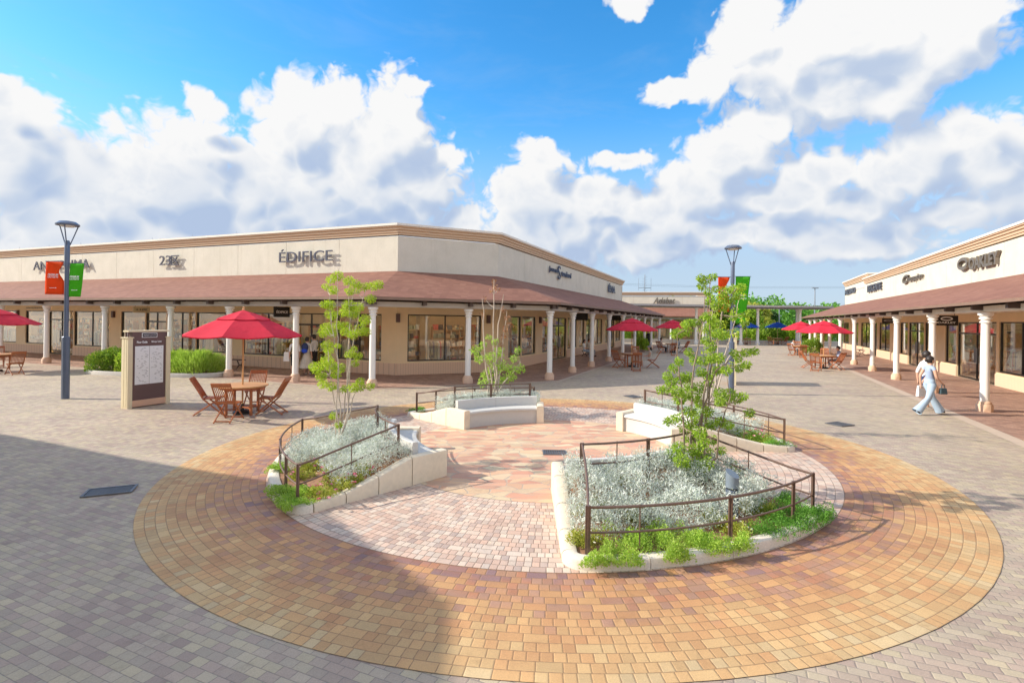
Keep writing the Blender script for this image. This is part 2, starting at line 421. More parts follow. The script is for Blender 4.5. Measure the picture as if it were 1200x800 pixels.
# ---------------------------------------------------------------- foliage builders
def leaves_obj(name, cen, dr, ln, wd, mat, parent=None, droop=.15, fold=.3):
    cen = np.asarray(cen, float); dr = np.asarray(dr, float); N = len(cen)
    dr = dr/np.maximum(np.linalg.norm(dr, axis=1, keepdims=True), 1e-6)
    rv = rng.normal(size=(N, 3)); side = np.cross(dr, rv); side /= np.maximum(np.linalg.norm(side, axis=1, keepdims=True), 1e-6)
    up = np.cross(side, dr)
    ln = np.broadcast_to(ln, (N,))[:, None]; wd = np.broadcast_to(wd, (N,))[:, None]
    mid = cen + dr*ln*.5
    tip = cen + dr*ln - np.array([0, 0, 1])*ln*droop
    V = np.stack([cen, mid + side*wd*.5 + up*wd*fold*.5, tip, mid - side*wd*.5 + up*wd*fold*.5], 1).reshape(-1, 3)
    off = Vector((0, 0, 0)); P = parent
    while P is not None: off += P.location; P = P.parent
    V = V - np.array(off)
    me = bpy.data.meshes.new(name); me.vertices.add(4*N); me.vertices.foreach_set('co', V.ravel())
    me.loops.add(4*N); me.loops.foreach_set('vertex_index', np.arange(4*N, dtype=np.int32))
    me.polygons.add(N); me.polygons.foreach_set('loop_start', np.arange(0, 4*N, 4, dtype=np.int32)); me.polygons.foreach_set('loop_total', np.full(N, 4, dtype=np.int32))
    me.update(calc_edges=True); me.validate(); me.materials.append(MATS[mat])
    o = bpy.data.objects.new(name, me); COL.objects.link(o)
    if parent is not None: o.parent = parent
    return o
def cluster(c, r, n, flat=.8):
    """leaf positions + outward directions in a blob"""
    d = rng.normal(size=(n, 3)); d /= np.linalg.norm(d, axis=1, keepdims=True)
    rad = r*rng.random(n)**.45
    p = np.array(c) + d*rad[:, None]*np.array([1, 1, flat])
    dd = d + rng.normal(size=(n, 3))*.5
    return p, dd
def tuft(c, r, n, spread=.6):
    b = np.array(c) + np.c_[rng.normal(size=(n, 2))*r*.25, np.zeros(n)]
    d = np.c_[rng.normal(size=(n, 2))*spread, np.ones(n)]
    return b, d

def cloth_mat(name, col, tr=.4):
    m = bpy.data.materials.new(name); m.use_nodes = True; t = NT(m.node_tree); b = t.n['Principled BSDF']; out = t.n['Material Output']
    co = t.new('ShaderNodeTexCoord').outputs['Object']
    c = t.ramp(t.noise(co, 3, 4, .6), [(.3, sc(col, .9)), (.7, sc(col, 1.08))])
    t.put(b.inputs['Base Color'], c); b.inputs['Roughness'].default_value = .85
    t.put(b.inputs['Normal'], t.bump(t.noise(co, 5, 3, .5), .5, .03))
    tl = t.new('ShaderNodeBsdfTranslucent'); t.put(tl.inputs[0], c)
    mx = t.new('ShaderNodeMixShader'); mx.inputs[0].default_value = tr
    t.l.new(b.outputs[0], mx.inputs[1]); t.l.new(tl.outputs[0], mx.inputs[2]); t.l.new(mx.outputs[0], out.inputs[0]); MATS[name] = m
cloth_mat('umbrella_red', (.72, .025, .06), .25); cloth_mat('umbrella_blue', (.01, .11, .62), .25)
cloth_mat('banner_orange', (.95, .13, .015), .5); cloth_mat('banner_green', (.12, .62, .02), .5)
# ---------------------------------------------------------------- light and sky
SUN_EL = R(31)
SKYS = .15
def make_world():
    w = bpy.data.worlds.new('World'); S.world = w; w.use_nodes = True
    t = NT(w.node_tree); bg = t.n['Background']
    sky = t.new('ShaderNodeTexSky', sky_type='NISHITA'); sky.sun_disc = False; sky.sun_elevation = SUN_EL; sky.sun_rotation = R(-90)
    sky.air_density = 1.0; sky.dust_density = .3; sky.ozone_density = 3.0
    d = t.new('ShaderNodeTexCoord').outputs['Generated']
    d = t.v('NORMALIZE', d)
    o = t.sep(d)
    az = t.m('ARCTAN2', o[0], o[1]); el = t.m('ARCSINE', o[2])
    p0 = t.xyz(az, el, 0)
    def ang(px, py):
        u, v = ray(px, py); return math.atan(u), math.atan(-v/math.sqrt(1 + u*u))
    blobs = [  # photo-like cumulus masses: x, y, rx, ry (converted to azimuth / elevation)
        (15, 175, 85, 75), (105, 235, 120, 75), (215, 215, 90, 75), (240, 122, 30, 18), (235, 175, 70, 48), (300, 200, 60, 45), (425, 170, 60, 50), (150, 290, 220, 60), (0, 110, 30, 22),
        (352, 150, 48, 68), (395, 125, 55, 42), (460, 150, 50, 62), (485, 105, 20, 14), (440, 220, 115, 75), (320, 235, 120, 75), (500, 215, 42, 45), (522, 180, 20, 18), (420, 290, 230, 55),
        (540, 255, 30, 25),
        (634, 190, 26, 26), (625, 228, 52, 42), (690, 228, 40, 18), (660, 270, 90, 42), (600, 290, 70, 40), (725, 245, 32, 24),
        (732, 193, 45, 13), (785, 106, 32, 17), (840, 88, 48, 30), (870, 55, 60, 42), (935, 70, 120, 68), (1010, 30, 150, 60), (1090, 60, 110, 55), (885, 20, 40, 25), (1120, 15, 90, 40),
        (960, 118, 95, 42), (1040, 110, 75, 40), (905, 140, 60, 26),
        (865, 180, 80, 38), (955, 200, 52, 26), (820, 225, 80, 38), (770, 250, 50, 30), (905, 232, 90, 28), (1000, 245, 90, 26), (1075, 195, 72, 62), (1150, 190, 75, 62), (1130, 150, 40, 30), (1200, 230, 60, 50), (1040, 215, 60, 50),
        (738, 2, 26, 14),
        (850, 275, 120, 26), (980, 285, 150, 24), (760, 290, 60, 30), (1110, 262, 80, 18), (1280, 120, 60, 80), (-120, 180, 120, 90), (-300, 260, 160, 80), (1420, 200, 120, 120),
    ]
    B = []
    for x, y, rx, ry in blobs:
        a, e = ang(x, y); a1, _ = ang(x + rx, y); _, e2 = ang(x, y - ry)
        B.append((a, e, max(abs(a1 - a), .004), max(abs(e2 - e), .004)))
    groups = {}
    def dist(p, bl_):
        key = tuple(bl_)
        if key not in groups:
            gt = bpy.data.node_groups.new('cloud_banks', 'ShaderNodeTree'); gt.interface.new_socket('p', in_out='INPUT', socket_type='NodeSocketVector'); gt.interface.new_socket('D', in_out='OUTPUT', socket_type='NodeSocketFloat')
            q = NT(gt); gi = q.new('NodeGroupInput'); go = q.new('NodeGroupOutput'); acc = None
            for a, e, ra, re in bl_:
                L = q.v('LENGTH', q.v('MULTIPLY_ADD', gi.outputs[0], (1/ra, 1/re, 0), (-a/ra, -e/re, 0)))
                acc = L if acc is None else q.m('SMOOTH_MIN', acc, L, .2)
            gt.links.new(acc, go.inputs[0]); groups[key] = gt
        n = t.new('ShaderNodeGroup'); n.node_tree = groups[key]; t.put(n.inputs[0], p); return n.outputs[0]
    warp = t.v('SCALE', t.v('SUBTRACT', t.noise(d, 8, 3, .6, col=True), (.5, .5, .5)), .075)
    def field(p, dd, bl_, dets):
        D = dist(t.v('ADD', p, warp), bl_)
        dw = t.v('ADD', dd, warp); out = []
        for det in dets:
            n1 = t.noise(t.v('MULTIPLY', dw, (1, 1, 1.4)), 9, det, .64)
            F = t.m('MULTIPLY_ADD', n1, 1.35, t.m('SUBTRACT', 1.10 - .675, D))
            bil = t.m('ABSOLUTE', t.m('SUBTRACT', t.noise(dw, 21, 3 if det > 4 else 0, .55), .5))
            out.append(t.m('MULTIPLY_ADD', bil, 2.0 if det > 4 else 1.1, t.m('SUBTRACT', F, .17 if det > 4 else .09)))
        return out
    K = 1/SKYS; CL = SKYCLOUD
    veil = t.noise(t.v('MULTIPLY', d, (1.2, 1.2, 4)), 4.5, 4, .65, .4)
    veil = t.m('MULTIPLY', t.step(veil, .42, .76), t.m('ADD', .12, t.m('MULTIPLY', t.step(el, .42, .10), .75)))
    low = t.step(el, .40, .08)
    veil = t.m('MAXIMUM', veil, t.m('MULTIPLY', low, .93))
    hs = t.new('ShaderNodeHueSaturation'); hs.inputs['Saturation'].default_value = SKYSAT; hs.inputs['Value'].default_value = SKYVAL; hs.inputs['Hue'].default_value = .495
    t.put(hs.inputs['Color'], sky.outputs[0]); skyc = hs.outputs[0]
    base = t.mix(veil, skyc, t.v('SCALE', t.mix(t.step(el, .35, .0), (.50, .66, .88), (.56, .70, .88)), CL*K))
    off = (-.034, .050)
    p1 = t.v('ADD', p0, (off[0], off[1], 0)); d1 = t.v('ADD', d, (off[0]*.75, -.01, off[1]*.9))
    lowdark = t.step(el, .42, .14)
    def bgn(col):
        n = t.new('ShaderNodeBackground'); t.put(n.inputs[0], col); n.inputs[1].default_value = SKYS; return n.outputs[0]
    def cloudy(bl_):
        F0, Fs = field(p0, d, bl_, (8, 1.3)); F1, = field(p1, d1, bl_, (1.3,))
        dens = t.step(F0, -.12, .28)
        lit = t.m('ADD', t.m('MULTIPLY', t.step(t.m('SUBTRACT', Fs, F1), -.62, .34), .50), t.m('MULTIPLY', t.step(t.m('SUBTRACT', F0, F1), -.72, .36), .50))
        thick = t.step(F0, .55, 1.35)
        br_ = t.m('MULTIPLY_ADD', lit, .80, .13)
        br_ = t.m('MULTIPLY_ADD', thick, -.16, br_)
        br_ = t.m('MULTIPLY_ADD', t.m('MULTIPLY', lowdark, t.m('ADD', .35, t.m('MULTIPLY', t.step(F0, .1, .9), .65))), -.34, br_)
        ccol = t.ramp(br_, [(0, (.50, .62, .84)), (.28, (.64, .735, .89)), (.55, (.84, .885, .955)), (.80, (1.03, 1.03, 1.03))])
        return bgn(t.mix(dens, base, t.v('SCALE', ccol, CL*K)))
    def mixs(f, a, b_):
        n = t.new('ShaderNodeMixShader'); t.put(n.inputs[0], f); t.put(n.inputs[1], a); t.put(n.inputs[2], b_); return n.outputs[0]
    def pick(a0, a1, e0, e1, m=.10):
        return [x for x in B if x[0] + x[2]*1.5 + m > a0 and x[0] - x[2]*1.5 - m < a1 and x[1] + x[3]*1.5 + m > e0 and x[1] - x[3]*1.5 - m < e1]
    edges = [-1.05, -.42, -.08, .22, .5, 1.1]
    cur = bgn(t.mix(t.step(t.noise(t.v('MULTIPLY', d, (1, 1, 2)), 2.6, 4, .6), 0.40, .60), base, t.v('SCALE', (1.0, .95, .86), CL*K*1.5)))   # unseen sky behind the camera: bright warm cloud added to fill the shade
    esp = .34
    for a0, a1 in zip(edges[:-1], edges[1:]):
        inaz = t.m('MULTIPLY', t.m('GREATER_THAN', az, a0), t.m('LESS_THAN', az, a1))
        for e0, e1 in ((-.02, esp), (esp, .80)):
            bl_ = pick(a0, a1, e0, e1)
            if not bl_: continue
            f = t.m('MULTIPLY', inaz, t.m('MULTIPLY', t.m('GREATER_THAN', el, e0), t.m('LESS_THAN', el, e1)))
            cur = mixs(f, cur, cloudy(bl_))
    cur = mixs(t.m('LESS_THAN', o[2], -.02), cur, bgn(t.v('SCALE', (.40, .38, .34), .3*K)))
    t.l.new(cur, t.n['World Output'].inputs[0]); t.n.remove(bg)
    w.cycles.sampling_method = 'NONE'
    S.cycles.max_bounces = 7; S.cycles.diffuse_bounces = 4; S.cycles.glossy_bounces = 2; S.cycles.transmission_bounces = 4; S.cycles.transparent_max_bounces = 12
    S.cycles.caustics_reflective = False; S.cycles.caustics_refractive = False; S.cycles.sample_clamp_indirect = 8
    L = bpy.data.lights.new('sun', 'SUN'); L.energy = SUNP; L.angle = R(.6); L.color = (1, .92, .78)
    so = bpy.data.objects.new('sun', L); COL.objects.link(so); so.location = (-30, 0, 30)
    so.rotation_euler = Vector((math.cos(SUN_EL), 0.0, -math.sin(SUN_EL))).to_track_quat('-Z', 'Y').to_euler()
    S.view_settings.view_transform = 'Standard'; S.view_settings.look = 'None'; S.view_settings.gamma = 1; S.view_settings.exposure = EXPO
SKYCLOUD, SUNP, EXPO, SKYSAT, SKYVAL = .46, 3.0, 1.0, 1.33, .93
make_world()

# ---------------------------------------------------------------- ground
def add_quad_grid(mb, xs, ys, z=0):
    o = len(mb.v)
    for y in ys:
        for x in xs: mb.v.append((x, y, z))
    n = len(xs)
    for j in range(len(ys)-1):
        for i in range(n-1): mb.f.append((o + j*n + i, o + j*n + i + 1, o + (j+1)*n + i + 1, o + (j+1)*n + i))
    return mb
xs = [-900, -200, -60, -20] + [x*.5 for x in range(-24, 27)] + [20, 60, 200, 900]
ys = [-100, -20, -4] + [y*.5 for y in range(-4, 46)] + [30, 45, 63]
g = add_quad_grid(MB(), xs, ys); tag(g.build('plaza_paving', 'plaza_bricks', dip=True), kind='structure')
g = MB().add([(-900, 63, 0), (900, 63, 0), (900, 5000, 0), (-900, 5000, 0)], [(0, 1, 2, 3)]); tag(g.build('far_ground', 'leaf_dark'), kind='structure')
def disc(name, mat, r0, r1, z, a0=0, a1=360, nr=8, na=96):
    mb = MB(); full = abs(a1 - a0) >= 360
    for i in range(nr+1):
        r = r0 + (r1 - r0)*i/nr
        for j in range(na+1): x, y = pol(r, a0 + (a1-a0)*j/na); mb.v.append((x, y, z))
    n = na + 1
    for i in range(nr):
        for j in range(na): mb.f.append((i*n + j, i*n + j + 1, (i+1)*n + j + 1, (i+1)*n + j))
    return tag(mb.build(name, mat, dip=True), kind='structure')
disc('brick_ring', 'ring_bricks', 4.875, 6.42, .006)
disc('aisle_paving', 'aisle_bricks', 2.94, 4.875, .008)
disc('centre_paving', 'flag_stones', .0, 2.94, .010)

# drain grates and a lamp-side cover
def grate(px, py, w, l, ang, label):
    x, y = at(px, py); zz = ground_dip(x, y)
    e = empty('drain_grate', label, 'drain grate', (x, y, zz + .012), group='drain grates in the paving', rz=R(ang))
    f = MB(); 
    for s_ in (-1, 1): f.box((s_*(w/2 - .015), 0, .008), (.03, l, .016)); f.box((0, s_*(l/2 - .015), .0078), (w - .06, .03, .0156))
    local(f).build('frame', 'iron_grate', e)
    b = MB(); n = int(w/.05)
    for i in range(n): b.box((-w/2 + .03 + (w - .06)*(i + .5)/n, 0, .004), (.022, l - .06, .008))
    for i in range(6): b.box((0, -l/2 + .03 + (l - .06)*(i + .5)/6, .002), (w - .06, .012, .004))
    local(b).build('bars', 'iron_grate', e)
grate(129, 576, .36, .60, -66, 'large rectangular drain grate in the shaded grey paving')
grate(650, 531, .45, .32, 0, 'square drain grate in the middle of the circular plaza')
grate(984, 497.5, .42, .5, -66, 'drain grate in sunlit paving beyond the right end of the brick ring')
grate(742, 465, .5, .42, -66, 'drain grate in paving just behind the back right stone bench')
grate(1012, 399+34, .4, .4, -66, 'small drain grate in paving near the right arcade columns') if False else None

# ---------------------------------------------------------------- polylines from offset lines
def isect(n1, c1, n2, c2):
    d = n1[0]*n2[1] - n1[1]*n2[0]
    return ((c1*n2[1] - n1[1]*c2)/d, (n1[0]*c2 - n2[0]*c1)/d)
def unit(a, b):
    L = math.hypot(b[0]-a[0], b[1]-a[1]); return ((b[0]-a[0])/L, (b[1]-a[1])/L), L
def mitre(path, offs):
    """offset an open polyline outwards (to the right of travel)"""
    out = []; k = len(path)
    for i, p in enumerate(path):
        ns = []
        if i > 0: t, _ = unit(path[i-1], p); ns.append((t[1], -t[0]))
        if i < k-1: t, _ = unit(p, path[i+1]); ns.append((t[1], -t[0]))
        if len(ns) == 1: m = ns[0]; s_ = 1
        else:
            m = (ns[0][0] + ns[1][0], ns[0][1] + ns[1][1]); L = math.hypot(*m); m = (m[0]/L, m[1]/L); s_ = 1/(m[0]*ns[0][0] + m[1]*ns[0][1])
        out.append((p[0] + m[0]*offs*s_, p[1] + m[1]*offs*s_))
    return out
def sweep(mb, path, prof):
    """closed profile [(offset, z)] swept along a mitred path"""
    cols = [mitre(path, o) for o, z in prof]
    rings = [[(cols[j][i][0], cols[j][i][1], prof[j][1]) for j in range(len(prof))] for i in range(len(path))]
    return mb.loft(rings)
def sweep_between(mb, A, za, B, zb, th):
    """sloping slab from polyline A (outer, za) to polyline B (inner, zb)"""
    rings = [[(a[0], a[1], za), (b[0], b[1], zb), (b[0], b[1], zb - th), (a[0], a[1], za - th)] for a, b in zip(A, B)]
    return mb.loft(rings)
def on_line(px, n, c):     # photo column -> point on the plan line n.p = c
    u = (px - 600)/600; Y = c/(n[0]*u + n[1]); return (u*Y, Y)

def add_column(parent, x, y, top=2.91, z=0):
    b = MB(); b.lathe([(.20, 0), (.20, .20), (.185, .22)], (x, y), 8, z); b.lathe([(.165, .22), (.17, .25), (.15, .29), (.13, .31)], (x, y), 16, z)
    b = b.build('column_base', 'base_stone', None, smooth=40)
    m = MB(); m.lathe([(.115, .31), (.112, 1.4), (.104, top - .32), (.104, top - .31)], (x, y), 18, z)
    col = m.build('column', 'column_white', parent, smooth=40)
    b.parent = col; M_ = Vector((0, 0, 0)); P = col
    while P is not None: M_ += P.location; P = P.parent
    for v in b.data.vertices: v.co -= M_
    c = MB(); c.lathe([(.104, top - .315), (.14, top - .30), (.14, top - .265), (.108, top - .25), (.108, top - .21), (.155, top - .19), (.155, top - .15), (.12, top - .14), (.17, top - .08), (.185, top - .075), (.185, top - .001)], (x, y), 18, z)
    c.build('capital', 'column_white', col, smooth=35)
    return col

def window(parent, P, t, n, a0, a1, z0, z1, mull=1, trans=False, kind='window'):
    """framed glazing; P origin, t along, n outward, set 8 cm into the wall face"""
    f = MB(); w = .055; b0, b1 = -.13, -.05
    f.boxdir(P, t, n, a0, a0 + w, b0, b1, z0, z1); f.boxdir(P, t, n, a1 - w, a1, b0, b1, z0, z1)
    f.boxdir(P, t, n, a0 + w, a1 - w, b0, b1, z1 - w, z1); f.boxdir(P, t, n, a0 + w, a1 - w, b0, b1, z0, z0 + w)
    for i in range(1, mull + 1):
        a = a0 + (a1 - a0)*i/(mull + 1); f.boxdir(P, t, n, a - .025, a + .025, b0 + .005, b1 - .004, z0 + w, z1 - w)
    if trans: f.boxdir(P, t, n, a0 + w, a1 - w, b0 + .003, b1 - .002, 2.12, 2.2)
    fr = f.build(kind, 'frame_dark', parent)
    g_ = MB(); g_.boxdir(P, t, n, a0 + w*.5, a1 - w*.5, -.093, -.085, z0 + w*.5, z1 - w*.5); g_.build('pane', 'shop_glass', fr)
    if kind == 'door':
        h = MB(); a = a0 + (a1 - a0)/(mull + 1)
        for s_ in (-.09, .09):
            h.boxdir(P, t, n, a + s_ - .012, a + s_ + .012, b1, b1 + .05, .8, 1.5)
        h.build('door_handle', 'steel_grey', fr)
    return fr

def facade(parent, P, Q, ops, ztop=4.55, dado=True):
    """wall from P to Q (outward to the right of travel) with openings (a0, a1, z0, z1, kind, mullions)"""
    t, L = unit(P, Q); n = (t[1], -t[0]); ops = sorted([o for o in ops if o[1] > o[0]])
    w = MB(); runs = []; th = .25
    cur = 0; seams = []
    for a0, a1, z0, z1, kind, mull in ops + [(L, L, 0, 0, None, 0)]:
        if a0 > cur + .01:
            w.boxdir(P, t, n, cur, a0, -th, 0, 0, ztop)
            if dado: runs.append([cur, a0])
        if kind:
            if z0 > .05:
                w.boxdir(P, t, n, a0, a1, -th, 0, 0, z0)
                if dado: runs.append([a0, a1])
            w.boxdir(P, t, n, a0, a1, -th, 0, z1, ztop)
            window(parent, P, t, n, a0, a1, z0, z1, mull, trans=(kind == 'door' or mull > 2), kind=kind)
        cur = a1
    w.build('wall', 'wall_paint', parent)
    mer = []
    for r_ in runs:
        if mer and abs(mer[-1][1] - r_[0]) < .02: mer[-1][1] = r_[1]
        else: mer.append(list(r_))
    for q0, q1 in mer:
        d = MB(); d.boxdir(P, t, n, q0, q1, .002, .035, .002, .52); d.build('dado', 'siding_grooved', parent)
    return t, n, L

def parapet(parent, path, z0, z1, panel=3.3):
    m = MB()
    for P, Q in zip(path[:-1], path[1:]):
        t, L = unit(P, Q); n = (t[1], -t[0]); k = max(1, round(L/panel)); s_ = L/k
        for i in range(k):
            a, b = s_*i + (.008 if i else 0), s_*(i+1) - (.008 if i < k-1 else 0)
            m.boxdir(P, t, n, a, b, -.2, 0, z0, z1)
    m.build('parapet', 'stucco', parent)
    b = MB(); sweep(b, path, [(-.23, z0), (-.05, z0), (-.05, z1), (-.23, z1)]); b.build('parapet_backing', 'siding', parent)
def cornice(parent, path, z):
    m = MB(); sweep(m, path, [(-.25, z + .06), (.04, z + .06), (.04, z + .14), (.08, z + .16), (.08, z + .25), (.14, z + .28), (.14, z + .36), (.20, z + .39), (.20, z + .44), (-.25, z + .44)])
    m.build('cornice', 'cornice_paint', parent)
    m = MB(); sweep(m, path, [(-.28, z + .442), (.23, z + .442), (.23, z + .54), (-.28, z + .54)]); m.build('roof_edge', 'cap_metal', parent)
    m = MB()
    for P, Q in zip(path[:-1], path[1:]):
        t, L = unit(P, Q); n = (t[1], -t[0]); k = max(1, round(L/3.3))
        for i in range(1, k): m.tube([(P[0] + t[0]*L*i/k + n[0]*.1, P[1] + t[1]*L*i/k + n[1]*.1, z + .5), (P[0] + t[0]*L*i/k + n[0]*.1, P[1] + t[1]*L*i/k + n[1]*.1, z + .68)], .008, 5)
    m.build('lightning_rods', 'steel_grey', parent)

def shop_interior(parent, path, depth=5.0, inset=.3):
    """floor, back wall, ceiling and ceiling lamps behind a glazed front"""
    A = mitre(path, -inset); B = mitre(path, -depth)
    f = MB(); f.loft([[(a[0], a[1], .02), (b[0], b[1], .02)] for a, b in zip(A, B)], closed_ring=False); f.build('shop_floor', 'shop_floor', parent)
    f = MB(); f.loft([[(a[0], a[1], 3.1), (b[0], b[1], 3.1)] for a, b in zip(A, B)], closed_ring=False); f.build('shop_ceiling', 'soffit', parent)
    f = MB(); f.loft([[(b[0], b[1], 0), (b[0], b[1], 3.3)] for b in B], closed_ring=False); f.build('shop_back_wall', 'shop_wall', parent)
    lm = MB()
    for P, Q in zip(mitre(path, -1.4)[:-1], mitre(path, -1.4)[1:]):
        t, L = unit(P, Q); n = (t[1], -t[0])
        for i in range(int(L/1.6)):
            for dd in (0, -1.5): lm.boxdir(P, t, n, .6 + i*1.6, .75 + i*1.6, dd - .08, dd + .08, 3.05, 3.09)
    lm.build('ceiling_lamps', 'shop_lamp', parent)

# ------- shop goods (things inside the windows)
def goods_rack(P, t, n, a, dpt, label, kind):
    """kind: 'shelf' | 'rack' | 'table'"""
    c = (P[0] + t[0]*a - n[0]*dpt, P[1] + t[1]*a - n[1]*dpt); rz = math.atan2(t[1], t[0])
    if kind == 'shelf':
        e = empty('display_shelf', label, 'shelf', (*c, .02), group='display shelves inside the shops', rz=rz)
        f = MB(); 
        for x in (-.75, 0, .75): f.box((x, 0, 1.05), (.03, .35, 2.1))
        for z in (.1, .55, 1.0, 1.45, 1.9): f.box((0, 0, z), (1.5, .33, .025))
        local(f).build('frame', 'shop_wood', e)
        g_ = MB()
        for z in (.1, .55, 1.0, 1.45, 1.9):
            x = -.7
            while x < .62:
                w = random.uniform(.16, .3); h = random.uniform(.1, .32); g_.box((x + w/2, random.uniform(-.03, .03), z + .013 + h/2), (w*.86, .26, h)); x += w
        local(g_).build('goods', 'goods', e)
    elif kind == 'rack':
        e = empty('clothes_rack', label, 'clothes rack', (*c, .02), group='clothes racks inside the shops', rz=rz)
        f = MB(); f.tube([(-.6, 0, 0), (-.6, 0, 1.45), (.6, 0, 1.45), (.6, 0, 0)], .015, 6); f.tube([(-.6, -.2, .02), (-.6, .2, .02)], .015, 6); f.tube([(.6, -.2, .02), (.6, .2, .02)], .015, 6)
        local(f).build('frame', 'steel_grey', e)
        g_ = MB()
        for i in range(13):
            x = -.52 + i*.086; h = random.uniform(.6, .95)
            g_.add([(x - .02, -.06, 1.42), (x + .02, -.06, 1.42), (x + .02, .06, 1.42), (x - .02, .06, 1.42), (x - .03, -.22, 1.33), (x + .03, -.22, 1.33), (x + .03, .22, 1.33), (x - .03, .22, 1.33), (x - .03, -.24, 1.38 - h), (x + .03, -.24, 1.38 - h), (x + .03, .24, 1.38 - h), (x - .03, .24, 1.38 - h)],
                   [(0, 1, 2, 3), (0, 1, 5, 4), (1, 2, 6, 5), (2, 3, 7, 6), (3, 0, 4, 7), (4, 5, 9, 8), (5, 6, 10, 9), (6, 7, 11, 10), (7, 4, 8, 11), (8, 9, 10, 11)])
        local(g_).build('garments', 'goods', e)
    else:
        e = empty('display_table', label, 'display table', (*c, .02), group='display tables inside the shops', rz=rz)
        f = MB(); f.box((0, 0, .74), (1.3, .7, .04))
        for x in (-.6, .6):
            for y in (-.3, .3): f.box((x, y, .36), (.05, .05, .72))
        local(f).build('frame', 'shop_wood', e)
        g_ = MB()
        for i in range(6):
            for j in range(2):
                h = random.uniform(.05, .22); g_.box((-.52 + i*.21, -.16 + j*.32, .762 + h/2), (.17, .24, h))
        local(g_).build('goods', 'goods', e)
ORD = ['first','second','third','fourth','fifth','sixth','seventh','eighth','ninth','tenth','eleventh','twelfth','thirteenth','fourteenth','fifteenth','sixteenth']
def stock(P, t, n, L, where, step=2.6, a=1.2):
    i = 0; kinds = ['table', 'rack', 'shelf']
    while a < L - .8:
        goods_rack(P, t, n, a, 3.9, f'wooden shelf of folded goods against the back wall, number {i+1} from the near end, {where}' if 0 else f'shelf of folded goods {where}, {ORD[i]} bay', 'shelf')
        k = ('rack', 'table')[i % 2]
        goods_rack(P, t, n, a + step*.45, 1.3 + .4*(i % 3 == 1), f"{'rail of clothes' if k == 'rack' else 'table of folded clothes'} inside {where}, {ORD[i]} bay", k)
        a += step; i += 1

# ================= left building =================
nL, nC, nR = (.371, .928), (-.429, .903), (-.918, .396)
nE = (.396, .918)
def vert4(cL, cC, cRr, cE, xleft=-50):
    return [(xleft, (cL - nL[0]*xleft)/nL[1]), isect(nL, cL, nC, cC), isect(nC, cC, nR, cRr), isect(nR, cRr, nE, cE)]
WL = vert4(19.1, 22.6, 10.42, 52.5); WL.append((WL[3][0] - 30*.918, WL[3][1] + 30*.396))
CLn = vert4(15.36, 18.93, 7.12, 55.8); EL = vert4(14.86, 18.43, 6.62, 56.3)
bl = empty('shop_building', 'long cream shop building with angled corner, red brown awning roof and white columns', 'building', (WL[1][0], WL[1][1], 0))
wl3 = WL[:4]
def rng_ops(P, Q, n, c, spans):
    t, L = unit(P, Q); out = []
    for x0, x1, kind, mull in spans:
        a = [max(.02, min(L - .02, (p[0]-P[0])*t[0] + (p[1]-P[1])*t[1])) for p in (on_line(x0, n, c), on_line(x1, n, c))]
        z0, z1 = (.6, 2.7) if kind == 'window' else (.03, 2.7)
        out.append((a[0], a[1], z0, z1, kind, mull))
    return out
sp1 = [(-62, -20, 'window', 1), (-16, 19, 'window', 1), (30, 52, 'window', 0), (57, 86, 'door', 1), (87, 128, 'window', 1), (142, 170, 'window', 0), (171, 195, 'door', 1), (196, 229, 'window', 1), (230, 266, 'window', 0), (284, 344, 'window', 1), (347, 381, 'door', 1), (395, 447, 'window', 1)]
opsL = rng_ops(WL[0], WL[1], nL, 19.1, sp1)
opsL = [(a, b, z0, z1, k, m) for a, b, z0, z1, k, m in opsL if b - a > .3]
far_ops = [(2 + i*4, 5 + i*4, .6, 2.7, 'window', 1) for i in range(int((opsL[0][0] - 3)/4))]
facade(bl, WL[0], WL[1], far_ops + opsL)
facade(bl, WL[1], WL[2], rng_ops(WL[1], WL[2], nC, 22.6, [(478, 564, 'window', 1)]))
sp3 = [(596, 611, 'window', 0), (612, 628, 'window', 0), (636, 646, 'window', 0), (647.5, 664, 'door', 1), (665.5, 676, 'window', 0), (679, 685, 'window', 0), (687, 696, 'door', 1), (697, 706, 'window', 1), (709, 713, 'window', 0), (715, 720, 'door', 1), (721, 727, 'window', 1)]
facade(bl, WL[2], WL[3], rng_ops(WL[2], WL[3], nR, 10.42, sp3))
facade(bl, WL[3], WL[4], [], dado=True)
parapet(bl, WL, 4.5, 6.15); cornice(bl, WL, 6.15)
m = MB(); m.add([(p[0], p[1], 6.1) for p in mitre(WL, -.15)] + [(-50, 60, 6.1)], [tuple(range(6))]); m.build('roof_deck', 'far_roof', bl)
WLe = WL[:3] + [(WL[3][0], WL[3][1]), (WL[3][0] - 12*.918, WL[3][1] + 12*.396)]
ELe = EL + [(EL[3][0] - 16*.918, EL[3][1] + 16*.396)]
CLe = CLn + [(CLn[3][0] - 15.5*.918, CLn[3][1] + 15.5*.396)]
m = MB(); sweep_between(m, ELe, 3.28, WLe, 4.60, .10); m.build('awning_roof', 'roof_shingle', bl)
m = MB(); sweep(m, ELe, [(0, 3.17), (.03, 3.17), (.03, 3.27), (0, 3.27)]); m.build('eave_trim', 'eave_brown', bl)
m = MB(); sweep(m, CLe, [(-.09, 2.93), (.09, 2.93), (.09, 3.12), (-.09, 3.12)]); m.build('beam', 'beam_grey', bl)
m = MB(); sweep(m, mitre(CLe, -.12), [(0, 3.0), (-.02, 3.0), (-.02, 3.26), (0, 3.26)]) if 0 else None
sweep_between(m, mitre(CLe, -.1), 3.10, mitre(WLe, 0.0), 3.12, .02); m.build('soffit', 'soffit', bl)
m = MB()
